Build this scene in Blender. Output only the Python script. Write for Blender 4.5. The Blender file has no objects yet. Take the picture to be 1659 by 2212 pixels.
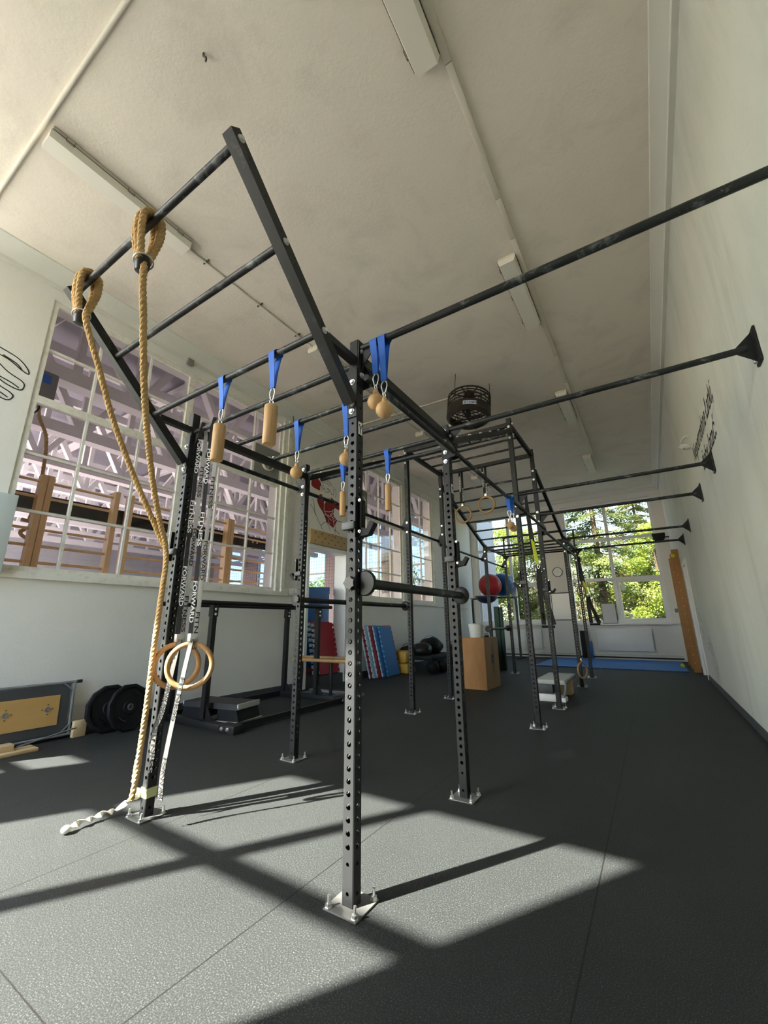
import bpy, bmesh, math, random
from mathutils import Vector, Matrix
PI=math.pi
S=bpy.context.scene; COL=S.collection
rnd=random.Random(7)
V=Vector
# ------------------------------------------------------------------ materials
def mat(name,base=(.5,.5,.5),rough=.5,metal=0.,spec=.5):
    m=bpy.data.materials.new(name); m.use_nodes=True
    b=m.node_tree.nodes['Principled BSDF']
    b.inputs['Base Color'].default_value=(*base,1); b.inputs['Roughness'].default_value=rough
    b.inputs['Metallic'].default_value=metal; b.inputs['Specular IOR Level'].default_value=spec
    return m
class NT:
    def __init__(s,m): s.m=m; s.t=m.node_tree; s.n=s.t.nodes; s.b=s.n['Principled BSDF']
    def add(s,t,**k):
        x=s.n.new(t)
        for a,v in k.items(): setattr(x,a,v)
        return x
    def link(s,a,b): s.t.links.new(a,b)
    def coord(s,scale=(1,1,1),rot=(0,0,0),kind='Object'):
        c=s.add('ShaderNodeTexCoord'); mp=s.add('ShaderNodeMapping'); s.link(c.outputs[kind],mp.inputs['Vector'])
        mp.inputs['Scale'].default_value=scale; mp.inputs['Rotation'].default_value=rot
        return mp.outputs['Vector']
    def noise(s,vec,scale,detail=4,rough=.5,dist=0):
        n=s.add('ShaderNodeTexNoise'); s.link(vec,n.inputs['Vector']); n.inputs['Scale'].default_value=scale
        n.inputs['Detail'].default_value=detail; n.inputs['Roughness'].default_value=rough; n.inputs['Distortion'].default_value=dist
        return n.outputs['Fac']
    def ramp(s,fac,stops):
        r=s.add('ShaderNodeValToRGB'); s.link(fac,r.inputs['Fac']); e=r.color_ramp.elements
        while len(e)<len(stops): e.new(.5)
        for i,(p,c) in enumerate(stops):
            e[i].position=p; e[i].color=(*c,1) if len(c)==3 else c
        return r.outputs['Color']
    def mix(s,fac,a,b,mode='MIX'):
        x=s.add('ShaderNodeMix',data_type='RGBA',blend_type=mode)
        for i,v in ((0,fac),(6,a),(7,b)):
            if hasattr(v,'links'): s.link(v,x.inputs[i])
            elif isinstance(v,(int,float)): x.inputs[i].default_value=v
            else: x.inputs[i].default_value=(*v,1)
        return x.outputs[2]
    def base(s,c): s.link(c,s.b.inputs['Base Color'])
    def bump(s,h,strength=.2,dist=.01):
        b=s.add('ShaderNodeBump'); b.inputs['Strength'].default_value=strength; b.inputs['Distance'].default_value=dist
        s.link(h,b.inputs['Height']); s.link(b.outputs['Normal'],s.b.inputs['Normal'])
def plaster(name,c,c2,blotch=.6,bs=.25,dirt=None):
    m=mat(name,c,.85,0,.2); t=NT(m); v=t.coord()
    n=t.noise(v,blotch,5,.6); col=t.ramp(n,[(.35,c2),(.65,c)])
    if dirt:
        n2=t.noise(t.coord((1,1,.28)),1.7,6,.65,.6); col=t.mix(t.ramp(n2,[(.5,(0,0,0)),(.75,(1,1,1))]),col,dirt)
    t.base(col)
    h=t.noise(v,28,6,.7); t.bump(h,bs,.012); return m
M={}
M['wall']=plaster('painted plaster',(.82,.81,.76),(.77,.76,.71),.7,.2)
M['wallR']=plaster('patchy plaster',(.70,.72,.66),(.63,.65,.59),.5,.25,(.55,.575,.52))
M['ceil']=plaster('ceiling plaster',(.84,.775,.67),(.79,.72,.62),.45,.3,(.70,.64,.55))
M['cornice']=plaster('cornice plaster',(.80,.78,.70),(.73,.72,.64),.8,.3)
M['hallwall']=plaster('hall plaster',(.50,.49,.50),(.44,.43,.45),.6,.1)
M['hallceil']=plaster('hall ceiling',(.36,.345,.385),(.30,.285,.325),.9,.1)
M['truss']=mat('truss paint',(.84,.81,.82),.6)
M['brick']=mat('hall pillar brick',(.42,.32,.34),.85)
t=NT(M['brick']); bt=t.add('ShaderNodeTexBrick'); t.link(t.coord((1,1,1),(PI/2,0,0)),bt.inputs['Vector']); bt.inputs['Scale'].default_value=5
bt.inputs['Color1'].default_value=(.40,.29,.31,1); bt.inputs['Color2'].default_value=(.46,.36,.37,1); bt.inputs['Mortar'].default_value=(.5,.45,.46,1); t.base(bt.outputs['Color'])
# rubber floor: granules, tile seams, light scuffs
m=M['floor']=mat('rubber gym floor',(.04,.04,.04),.66,0,.36); t=NT(m); v=t.coord()
g=t.noise(v,175,3,.7); col=t.ramp(g,[(.30,(.010,.0115,.012)),(.52,(.018,.021,.0215)),(.64,(.055,.062,.060)),(.76,(.17,.185,.175))])
lp=t.noise(v,1.1,5,.6); col=t.mix(t.ramp(lp,[(.35,(.72,.72,.72)),(.7,(1.18,1.18,1.18))]),(0,0,0),col,'MIX') if False else t.mix(1.,col,t.ramp(lp,[(.3,(.74,.74,.74)),(.7,(1.,1.,1.))]),'MULTIPLY')
sc=t.noise(t.coord((2.2,.9,1),(0,0,.5)),3.,7,.75,.3); col=t.mix(t.ramp(sc,[(.70,(0,0,0)),(.80,(.35,.35,.35))]),col,(.14,.145,.14))
def mth(op,a,b=None,c=None):
    x=t.add('ShaderNodeMath',operation=op)
    for i,q in enumerate((a,b,c)):
        if q is None: continue
        if hasattr(q,'links'): t.link(q,x.inputs[i])
        else: x.inputs[i].default_value=q
    return x.outputs[0]
sx=t.add('ShaderNodeSeparateXYZ'); t.link(v,sx.inputs[0])
wob=t.noise(v,30,2); xx=mth('MULTIPLY_ADD',sx.outputs[0],1/1.125,.29/1.125); xw=mth('MULTIPLY_ADD',wob,.003,xx)
s1=mth('LESS_THAN',mth('PINGPONG',xw,.5),.0028)
par=mth('PINGPONG',mth('FLOOR',xx),1.); yy=mth('MULTIPLY_ADD',par,.5,mth('MULTIPLY_ADD',sx.outputs[1],1/4.5,(.86+2.25)/4.5))
s2=mth('LESS_THAN',mth('PINGPONG',mth('MULTIPLY_ADD',wob,.001,yy),.5),.0006)
col=t.mix(mth('MAXIMUM',s1,s2),col,(.003,.003,.003)); t.base(col); t.bump(g,.35,.004)
M['base']=mat('dark rubber skirting',(.06,.065,.068),.7)
M['frame']=mat('old cream window paint',(.76,.75,.66),.55); t=NT(M['frame']); t.base(t.ramp(t.noise(t.coord(),9,6,.7),[(.3,(.60,.58,.48)),(.5,(.78,.77,.69)),(.8,(.82,.82,.76))]))
M['framedark']=mat('window edge putty',(.16,.12,.09),.7)
M['pvc']=mat('white window plastic',(.83,.84,.85),.35)
def glass(name,tint,gl):
    m=bpy.data.materials.new(name); m.use_nodes=True; nt=m.node_tree; nt.nodes.clear()
    o=nt.nodes.new('ShaderNodeOutputMaterial'); mx=nt.nodes.new('ShaderNodeMixShader'); tr=nt.nodes.new('ShaderNodeBsdfTransparent'); gs=nt.nodes.new('ShaderNodeBsdfGlossy')
    lw=nt.nodes.new('ShaderNodeLayerWeight'); lw.inputs['Blend'].default_value=.5; pw=nt.nodes.new('ShaderNodeMath'); pw.operation='POWER'; pw.inputs[1].default_value=4.
    fr=nt.nodes.new('ShaderNodeMath'); fr.operation='MULTIPLY_ADD'; fr.inputs[1].default_value=.7; fr.inputs[2].default_value=.025
    nt.links.new(lw.outputs['Facing'],pw.inputs[0]); nt.links.new(pw.outputs[0],fr.inputs[0])
    tr.inputs['Color'].default_value=(*tint,1); gs.inputs['Roughness'].default_value=.02
    nt.links.new(fr.outputs[0],mx.inputs[0]); nt.links.new(tr.outputs[0],mx.inputs[1]); nt.links.new(gs.outputs[0],mx.inputs[2]); nt.links.new(mx.outputs[0],o.inputs[0]); return m
M['glass']=glass('window glass',(.96,.97,.96),1.35); M['glassend']=glass('dimming hall window glass',(.40,.45,.52),1.3); M['glasstint']=glass('grey tinted window glass',(.66,.66,.64),1.35)  # end and far window tints added to dim the bright view outside
M['glasshall']=glass('old window glass',(.91,.89,.93),1.3)
def steel(name,base,chalk,amt,rough=.42):
    m=mat(name,base,rough,0,.34); t=NT(m); v=t.coord()
    n=t.noise(v,9,7,.72,.4); f=t.ramp(n,[(amt,(0,0,0)),(amt+.16,(1,1,1))])
    t.base(t.mix(f,base,chalk)); r=t.add('ShaderNodeMapRange'); t.link(n,r.inputs[0]); r.inputs[3].default_value=rough-.08; r.inputs[4].default_value=rough+.2; t.link(r.outputs[0],t.b.inputs['Roughness']); return m
M['steel']=steel('black powder coat',(.013,.0142,.0148),(.10,.105,.10),.60)
M['bar']=steel('chalk worn black bar',(.016,.018,.018),(.20,.215,.21),.54,.38)
M['blk']=mat('matt black steel',(.008,.008,.0085),.5)
M['plastic']=mat('black plastic',(.012,.012,.013),.42)
M['rubber']=mat('black rubber',(.010,.010,.011),.62,0,.25)
M['zinc']=mat('zinc plated steel',(.80,.81,.79),.30,.9)
M['plate']=mat('bare floor plate steel',(.19,.195,.19),.45,.5)
M['grey']=mat('grey steel',(.20,.21,.215),.5)
M['darkgrey']=mat('dark grey steel',(.055,.058,.062),.5); M['disc']=steel('scuffed dark disc',(.010,.011,.0115),(.10,.105,.10),.6); M['silver']=mat('silver edge plastic',(.46,.47,.45),.5)
def wood(name,a,b,scale=14,rot=(0,0,0),st=(1,1,.09),rough=.5):
    m=mat(name,a,rough,0,.35); t=NT(m); v=t.coord(st,rot); n=t.noise(v,scale,6,.6,.5); t.base(t.ramp(n,[(.32,b),(.62,a)])); return m
M['wood']=wood('turned ash wood',(.60,.39,.19),(.44,.26,.11),22)
M['ringwood']=wood('birch ring wood',(.46,.27,.115),(.38,.21,.085),20,(0,0,0),(1,1,1))
M['ply']=wood('birch plywood',(.42,.205,.07),(.34,.155,.05),6,(0,0,0),(1,1,.2))
M['plyend']=wood('plywood end face',(.36,.235,.125),(.31,.2,.10),6,(0,0,0),(1,1,.2))
M['board']=wood('varnished board',(.60,.375,.135),(.52,.31,.10),4,(0,0,0),(1,.15,1))
M['pine']=wood('pale pine',(.72,.56,.33),(.63,.46,.25),8,(0,0,0),(1,.15,1))
M['rail']=wood('parallette beech',(.45,.28,.13),(.36,.21,.09),10,(0,0,0),(1,.1,1))
M['stall']=wood('orange varnished pine',(.93,.64,.31),(.86,.55,.24),7)
M['stalldark']=wood('brown varnished pine',(.40,.20,.065),(.33,.155,.045),7)
M['peg']=wood('pegboard wood',(.50,.345,.155),(.43,.29,.12),4,(0,0,0),(1,.2,1))
M['rope']=mat('manila rope',(.5,.33,.14),.85); t=NT(M['rope']); t.base(t.ramp(t.noise(t.coord(),120,4,.7),[(.3,(.40,.24,.085)),(.6,(.56,.37,.16))])); t.bump(t.noise(t.coord((1,1,.4)),260,3,.6),.5,.002)
M['bluestrap']=mat('bright blue webbing',(.008,.13,.62),.6)
M['strapblack']=mat('black webbing',(.016,.016,.017),.7)
M['strapgrey']=mat('silver grey webbing',(.44,.44,.42),.7)
M['white']=mat('white print',(.82,.82,.80),.6)
M['ink']=mat('black paint',(.016,.015,.016),.7)
M['tailgrey']=mat('strap tail dimmed for sun',(.11,.11,.10),.75); M['yellowband']=mat('pale lime band',(.62,.66,.34),.6)  # tail copy of the grey webbing, darkened to offset direct sun
M['whiteband']=mat('white band',(.80,.80,.74),.6)
M['neon']=mat('neon yellow webbing',(.62,.68,.02),.6)
M['bluemat']=mat('blue vinyl mat',(.008,.14,.44),.42)
M['bluefoam']=mat('blue puzzle foam',(.012,.16,.48),.6)
M['redfoam']=mat('red puzzle foam',(.36,.012,.028),.6)
M['palefoam']=mat('pale blue foam edge',(.42,.62,.76),.7)
M['pinkfoam']=mat('pink foam edge',(.50,.11,.14),.7)
M['gymred']=mat('red gym ball',(.42,.022,.028),.36)
M['gymblue']=mat('blue gym ball',(.012,.10,.32),.36)
M['navy']=mat('dark blue rubber dome',(.012,.022,.065),.4)
M['greenmat']=mat('dark green foam',(.012,.045,.028),.6)
M['yellow']=mat('mustard vinyl',(.50,.30,.03),.5)
M['bucket']=mat('white bucket plastic',(.83,.83,.80),.4)
M['lamp']=mat('yellowed lamp diffuser',(.80,.765,.67),.4)
M['lampbody']=mat('lamp housing',(.68,.63,.53),.5)
M['wire']=mat('dark wire',(.12,.10,.08),.5,.4)
M['conduit']=mat('painted conduit',(.72,.67,.57),.6)
M['whitepaint']=mat('white enamel',(.80,.81,.80),.4)
M['board_w']=mat('whiteboard',(.70,.715,.71),.25)
M['ctrl']=mat('grey panel paint',(.22,.225,.21),.55)
M['palepanel']=mat('pale blue panel',(.62,.70,.70),.5)
M['red']=mat('dark red mural paint',(.26,.008,.012),.75)
M['orangeblk']=mat('fan dark paint',(.022,.017,.012),.5)
M['sticker']=mat('pale blue sticker',(.50,.62,.78),.5)
M['net']=mat('net cord',(.10,.11,.14),.8)
M['hallfloor']=mat('hall floor',(.20,.18,.17),.4)
M['ground']=mat('paved ground',(.20,.19,.165),.9)
M['bark']=mat('tree bark',(.10,.07,.05),.9)
M['stain']=mat('scuff mark paint',(.40,.41,.44),.9)
def leaf(name,a,b,c):
    m=mat(name,a,.6,0,.25); t=NT(m); n=t.noise(t.coord(),.9,5,.7); col=t.ramp(n,[(.34,a),(.5,b),(.66,c)]); t.base(col)
    tr=t.add('ShaderNodeBsdfTranslucent'); t.link(col,tr.inputs['Color']); mx=t.add('ShaderNodeMixShader'); mx.inputs[0].default_value=.35
    o=t.n['Material Output']; t.link(t.b.outputs[0],mx.inputs[1]); t.link(tr.outputs[0],mx.inputs[2]); t.link(mx.outputs[0],o.inputs[0]); return m
M['leafA']=leaf('spruce needles',(.06,.10,.035),(.17,.23,.065),(.38,.40,.14))
M['leafB']=leaf('sunlit broad leaves',(.18,.27,.04),(.34,.43,.08),(.54,.57,.16))
M['leafC']=leaf('mixed autumn needles',(.11,.15,.05),(.28,.30,.09),(.46,.38,.18))
# ------------------------------------------------------------------ mesh builder
class MB:
    def __init__(s): s.v=[];s.f=[];s.m=[];s.s=[]
    def add(s,vs,fs,mi=0,sm=False):
        o=len(s.v); s.v+= [tuple(x) for x in vs]
        for f in fs: s.f.append([i+o for i in f]); s.m.append(mi); s.s.append(sm)
        return s
    def box(s,a,b,mi=0):
        x0,y0,z0=[min(a[i],b[i]) for i in range(3)]; x1,y1,z1=[max(a[i],b[i]) for i in range(3)]
        return s.add([(x0,y0,z0),(x1,y0,z0),(x1,y1,z0),(x0,y1,z0),(x0,y0,z1),(x1,y0,z1),(x1,y1,z1),(x0,y1,z1)],
          [(0,3,2,1),(4,5,6,7),(0,1,5,4),(1,2,6,5),(2,3,7,6),(3,0,4,7)],mi)
    def cbox(s,a,b,c=.006,mi=0):
        # box with chamfered edges
        bm=bmesh.new(); r=bmesh.ops.create_cube(bm,size=1)
        lo=[min(a[i],b[i]) for i in range(3)];hi=[max(a[i],b[i]) for i in range(3)]
        for v in bm.verts: v.co=[(lo[i]+hi[i])/2+v.co[i]*(hi[i]-lo[i]) for i in range(3)]
        bmesh.ops.bevel(bm,geom=bm.edges[:],offset=c,segments=2,affect='EDGES',profile=.5)
        bm.verts.index_update(); s.add([v.co[:] for v in bm.verts],[[v.index for v in f.verts] for f in bm.faces],mi); bm.free(); return s
    def beam(s,p,q,w,h,up=(0,0,1),mi=0):
        p,q=V(p),V(q); d=(q-p).normalized(); up=V(up)
        if abs(d.dot(up))>.98: up=V((0,1,0))
        r=d.cross(up).normalized(); u=r.cross(d)
        vs=[e+r*(a*w/2)+u*(b*h/2) for e in (p,q) for a,b in ((-1,-1),(1,-1),(1,1),(-1,1))]
        return s.add(vs,[(0,1,2,3),(7,6,5,4),(0,4,5,1),(1,5,6,2),(2,6,7,3),(3,7,4,0)],mi)
    def tube(s,pts,r,n=12,closed=False,mi=0,cap=True):
        pts=[V(p) for p in pts]; N=len(pts); rs=r if isinstance(r,(list,tuple)) else [r]*N
        tang=[]
        for i in range(N):
            a=pts[(i-1)%N] if (closed or i>0) else pts[i]; b=pts[(i+1)%N] if (closed or i<N-1) else pts[i]
            tang.append((b-a).normalized())
        up=V((0,0,1)) if abs(tang[0].z)<.9 else V((1,0,0))
        u=(up-tang[0]*up.dot(tang[0])).normalized(); vs=[]
        for i in range(N):
            u=(u-tang[i]*u.dot(tang[i]))
            u=u.normalized() if u.length>1e-6 else V((1,0,0)); w=tang[i].cross(u)
            vs+=[pts[i]+(u*math.cos(2*PI*k/n)+w*math.sin(2*PI*k/n))*rs[i] for k in range(n)]
        fs=[]
        for i in range(N if closed else N-1):
            j=(i+1)%N
            for k in range(n): fs.append((i*n+k,i*n+(k+1)%n,j*n+(k+1)%n,j*n+k))
        s.add(vs,fs,mi,True)
        if cap and not closed:
            s.add(vs[:n],[tuple(range(n))[::-1]],mi); s.add(vs[-n:],[tuple(range(n))],mi)
        return s
    def cyl(s,p,q,r,n=16,mi=0): return s.tube([p,q],r,n,mi=mi)
    def lathe(s,prof,o=(0,0,0),ax=(0,0,1),n=24,mi=0):
        # prof: (r,h) along axis
        ax=V(ax).normalized(); a=V((1,0,0)) if abs(ax.x)<.9 else V((0,1,0)); u=(a-ax*a.dot(ax)).normalized(); w=ax.cross(u); o=V(o)
        vs=[o+ax*h+(u*math.cos(2*PI*k/n)+w*math.sin(2*PI*k/n))*max(r,1e-5) for r,h in prof for k in range(n)]
        fs=[(i*n+k,i*n+(k+1)%n,(i+1)*n+(k+1)%n,(i+1)*n+k) for i in range(len(prof)-1) for k in range(n)]
        return s.add(vs,fs,mi,True)
    def sphere(s,c,r,n=24,mi=0,sc=(1,1,1)):
        prof=[(math.sin(PI*i/(n//2)),-math.cos(PI*i/(n//2))) for i in range(n//2+1)]
        o=len(s.v); s.lathe(prof,(0,0,0),(0,0,1),n,mi)
        for i in range(o,len(s.v)): x=s.v[i]; s.v[i]=(c[0]+x[0]*r*sc[0],c[1]+x[1]*r*sc[1],c[2]+x[2]*r*sc[2])
        return s
    def prism(s,poly,ext,mi=0):
        # poly: 3d points (planar), ext: extrusion vector
        n=len(poly); e=V(ext); P=[V(p) for p in poly]
        s.add(P+[p+e for p in P],[tuple(range(n))[::-1],tuple(range(n,2*n))]+[(i,(i+1)%n,n+(i+1)%n,n+i) for i in range(n)],mi); return s
    def ribbon(s,pts,w,wd,th=.0025,mi=0):
        # strap of width w along direction wd(s)
        pts=[V(p) for p in pts]; N=len(pts); vs=[]
        for i,p in enumerate(pts):
            t=(pts[min(i+1,N-1)]-pts[max(i-1,0)]).normalized(); d=V(wd[i] if isinstance(wd,list) else wd); d=(d-t*d.dot(t)).normalized(); nn=t.cross(d)
            vs+=[p+d*w/2+nn*th/2,p-d*w/2+nn*th/2,p-d*w/2-nn*th/2,p+d*w/2-nn*th/2]
        fs=[(i*4+k,i*4+(k+1)%4,i*4+4+(k+1)%4,i*4+4+k) for i in range(N-1) for k in range(4)]+[(3,2,1,0),tuple(range(N*4-4,N*4))]
        return s.add(vs,fs,mi)
    def xf(s,mx):
        s.v=[tuple(mx@V(v)) for v in s.v]; return s
    def mesh(s,name,mats):
        me=bpy.data.meshes.new(name); me.from_pydata([list(v) for v in s.v],[],s.f)
        for m in (mats if isinstance(mats,list) else [mats]): me.materials.append(M[m] if isinstance(m,str) else m)
        me.polygons.foreach_set('material_index',s.m); me.polygons.foreach_set('use_smooth',s.s)
        bm=bmesh.new(); bm.from_mesh(me); bmesh.ops.recalc_face_normals(bm,faces=bm.faces); bm.to_mesh(me); bm.free()
        me.update(); me.set_sharp_from_angle(angle=.7); return me
def obj(name,mb,mats=None,parent=None,loc=None):
    me=mb if isinstance(mb,bpy.types.Mesh) else mb.mesh(name,mats)
    o=bpy.data.objects.new(name,me); COL.objects.link(o)
    if parent: o.parent=parent
    if loc: o.location=loc
    return o
def tag(o,label,cat,group=None):
    o['label']=label; o['category']=cat
    if group: o['group']=group
    return o
def thing(name,label,cat,loc=(0,0,0),group=None,rz=0):
    o=bpy.data.objects.new(name,None); o.empty_display_size=.1; COL.objects.link(o); o.location=loc; o.rotation_euler=(0,0,rz)
    return tag(o,label,cat,group)
def struct(name,mb=None,mats=None,parent=None):
    if mb is None:
        o=bpy.data.objects.new(name,None); COL.objects.link(o)
    else: o=obj(name,mb,mats,parent)
    if not parent: o['kind']='structure'
    return o
def copy_tree(o,parent=None):
    c=o.copy(); COL.objects.link(c)
    if parent: c.parent=parent
    for ch in list(o.children): copy_tree(ch,c)
    return c
def text_mesh(body,size,shear=0.,bold=0.):
    cu=bpy.data.curves.new('txt','FONT'); cu.body=body; cu.size=size; cu.shear=shear; cu.offset=bold; cu.align_x='LEFT'
    o=bpy.data.objects.new('txt',cu); COL.objects.link(o); dg=bpy.context.evaluated_depsgraph_get(); dg.update()
    me=bpy.data.meshes.new_from_object(o.evaluated_get(dg)); bpy.data.objects.remove(o); bpy.data.curves.remove(cu); return me
def text(name,body,size,org,xd,yd,mt,parent,shear=0.,bold=0.,width=None):
    me=text_mesh(body,size,shear,bold); me.materials.clear(); me.materials.append(M[mt])
    xs=[v.co.x for v in me.vertices]; k=1.
    if width: k=width/(max(xs)-min(xs))
    xd,yd,org=V(xd).normalized(),V(yd).normalized(),V(org)
    for v in me.vertices: v.co=org+xd*v.co.x*k+yd*v.co.y
    o=bpy.data.objects.new(name,me); COL.objects.link(o)
    if parent: o.parent=parent; o.matrix_parent_inverse=Matrix.Identity(4)
    return o
# smooth curve through points
def spline(pts,n=8):
    P=[V(p) for p in pts]; out=[]
    for i in range(len(P)-1):
        a,b,c,d=P[max(i-1,0)],P[i],P[i+1],P[min(i+2,len(P)-1)]
        for k in range(n):
            t=k/n; out.append(.5*((2*b)+(c-a)*t+(2*a-5*b+4*c-d)*t*t+(3*b-a-3*c+d)*t**3))
    return out+[P[-1]]
# ------------------------------------------------------------------ room
XL,XR,YF,YB,ZC=-4.3,1.98,13.3,-3.5,5.25
YL=-.95       # left wall ends here, the room widens behind it
XW=-8.2       # far left side of the wider part
HZ=.17        # floor level of the sports hall next door
struct('floor',MB().box((XW,YB-.3,-.1),(XR+.3,YF+.3,0)),'floor')
struct('ceiling',MB().box((XL-.3,YL+.02,ZC),(XR+.3,YF+.3,ZC+.2)).box((XW-.3,YB-.3,ZC),(XR+.3,YL+.02,ZC+.2)),'ceil')
def wall_open(axis,pl,th,a0,a1,z0,z1,holes):
    # wall slab with rectangular openings; axis = direction the wall runs along
    mb=MB(); cuts=sorted({a0,a1,*[h[0] for h in holes],*[h[1] for h in holes]})
    for i in range(len(cuts)-1):
        u,w=cuts[i],cuts[i+1]; hs=sorted([(h[2],h[3]) for h in holes if h[0]<=u+1e-6 and h[1]>=w-1e-6]); z=z0
        for b,t_ in hs+[(z1,z1)]:
            if b>z+1e-4:
                if axis=='y': mb.box((pl,u,z),(pl+th,w,b))
                else: mb.box((u,pl,z),(w,pl+th,b))
            z=t_
    return mb
WZ0,WZ1=1.70,4.95
LH=[(-.31,3.45,WZ0,WZ1),(4.29,5.48,0,2.62),(5.75,7.98,WZ0,WZ1),(8.5,9.88,WZ0,WZ1)]
struct('wall_left',wall_open('y',XL-.3,.3,YL,YF,0,ZC,LH),'wall')
struct('wall_right',wall_open('y',XR,.3,YB,YF,0,ZC,[(9.1,9.95,0,2.33)]),'wallR')
FH=[(-4.12,-1.62,1.08,4.95),(-.95,1.68,1.08,4.95)]
struct('wall_far',wall_open('x',YF,.3,XL-.3,XR+.3,0,ZC,FH),'wall')
BH=[(-7.95,-5.50,1.1,4.25),(-4.32,-1.84,1.1,4.95)]
struct('wall_back',wall_open('x',YB-.25,.25,XW-.3,XR+.3,0,ZC,BH),'wall')
struct('wall_return',MB().box((XW-.3,YL,0),(XL-.3,YL+.3,ZC)),'wall')
struct('wall_side',wall_open('y',XW-.3,.3,YB,YL,0,ZC,[(YB+.3,YL-.3,.9,5.0)]),'wall')  # opening for the added side window
# coved cornices
def cove(a,b,inx,iny,n):
    pr=[(0,ZC-.12),(.045,ZC-.12),(.05,ZC-.085),(.12,ZC-.03),(.16,ZC-.022),(.165,ZC),(0,ZC)]
    P=[(a[0]+inx*d,a[1]+iny*d,z) for d,z in pr]
    return MB().prism(P,(b[0]-a[0],b[1]-a[1],0))
struct('trim_right',cove((XR,YB),(XR,YF),-1,0,1),'cornice')
def bigcove(mb):
    pr=[(0,ZC-.16),(.03,ZC-.16),(.035,ZC-.11),(.07,ZC-.09),(.26,ZC-.012),(.265,ZC),(0,ZC)]
    return mb.prism([(XL+d,YL,z) for d,z in pr],(0,YF-YL,0))
struct('trim_left',bigcove(MB()),'cornice')
struct('trim_far',cove((XL,YF),(XR,YF),0,-1,1),'cornice')
bb=MB().box((XL,YL,0),(XL+.012,4.29,.13)).box((XL,5.48,0),(XL+.012,YF,.13)); struct('baseboard_left',bb,'base')
struct('baseboard_right',MB().box((XR-.012,YB,0),(XR,9.0,.1)).box((XR-.012,10.0,0),(XR,10.7,.1)),'base')
def window(name,axis,pl,a0,a1,z0,z1,vb,hb,fm,gm,fw=.06,dp=.07,bw=.028,thick_v=(),thick_h=(),sash=None):
    w=struct(name); d0,d1=pl-dp/2,pl+dp/2
    def bx(mb,u0,u1,b,t_,e=0,mi=0):
        if axis=='y': mb.box((d0-e,u0,b),(d1+e,u1,t_),mi)
        else: mb.box((u0,d0-e,b),(u1,d1+e,t_),mi)
    mb=MB(); bx(mb,a0,a0+fw,z0,z1); bx(mb,a1-fw,a1,z0,z1); bx(mb,a0+fw,a1-fw,z0,z0+fw); bx(mb,a0+fw,a1-fw,z1-fw,z1)
    obj('window_frame',mb,fm,w)
    mb=MB()
    for x in vb: bx(mb,x-bw/2,x+bw/2,z0+fw,z1-fw,-.012)
    for x in thick_v: bx(mb,x-.05,x+.05,z0+fw,z1-fw,.004)
    for z in hb: bx(mb,a0+fw,a1-fw,z-bw/2,z+bw/2,-.014)
    for z in thick_h: bx(mb,a0+fw,a1-fw,z-.045,z+.045,.002)
    obj('glazing_bars',mb,fm,w)
    if sash:
        for (u0,u1,b,t_) in sash:
            mb=MB()
            for q in ((u0,u0+.07,b,t_),(u1-.07,u1,b,t_),(u0+.07,u1-.07,b,b+.07),(u0+.07,u1-.07,t_-.07,t_)): bx(mb,*q,.012)
            obj('sash',mb,fm,w)
    mb=MB()
    if axis=='y': mb.box((pl-.002,a0+.02,z0+.02),(pl+.002,a1-.02,z1-.02))
    else: mb.box((a0+.02,pl-.002,z0+.02),(a1-.02,pl+.002,z1-.02))
    obj('glass_panes',mb,gm,w)
    return w
HB=[2.36,3.0,4.3]
window('window_1','y',XL-.05,-.31,3.45,WZ0,WZ1,[.27,.9,2.16,2.80],HB,'frame','glasshall',thick_v=[1.53],thick_h=[3.645])
window('window_2','y',XL-.05,5.75,7.98,WZ0,WZ1,[6.32,6.87,7.43],HB,'frame','glasshall',thick_h=[3.645])
window('window_3','y',XL-.05,8.5,9.88,WZ0,WZ1,[9.16],HB,'frame','glasshall',thick_h=[3.645])
window('window_4','x',YF+.12,-.95,1.68,1.08,4.95,[],[],'pvc','glasstint',fw=.08,thick_v=[.36],thick_h=[2.43,3.72],sash=[(.42,1.62,1.14,2.38)])
window('window_5','x',YF+.12,-4.12,-1.62,1.08,4.95,[],[],'pvc','glasstint',fw=.08,thick_v=[-2.87],thick_h=[2.43,3.72],sash=[(-2.81,-1.68,1.14,2.38)])
window('window_6','x',YB-.12,-4.32,-1.84,1.1,4.95,[],[],'pvc','glass',fw=.06,thick_v=[-3.10],thick_h=[2.43,3.735])
window('window_7','x',YB-.12,-7.95,-5.50,1.1,4.25,[],[],'pvc','glass',fw=.06,thick_v=[-6.72],thick_h=[2.43,3.70])
window('window_16','y',XW-.15,YB+.3,YL-.3,.9,5.0,[],[],'pvc','glass',fw=.06,thick_v=[(YB+YL)/2],thick_h=[2.5,3.8])  # unseen side window, added to bounce sunlight into the room
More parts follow.
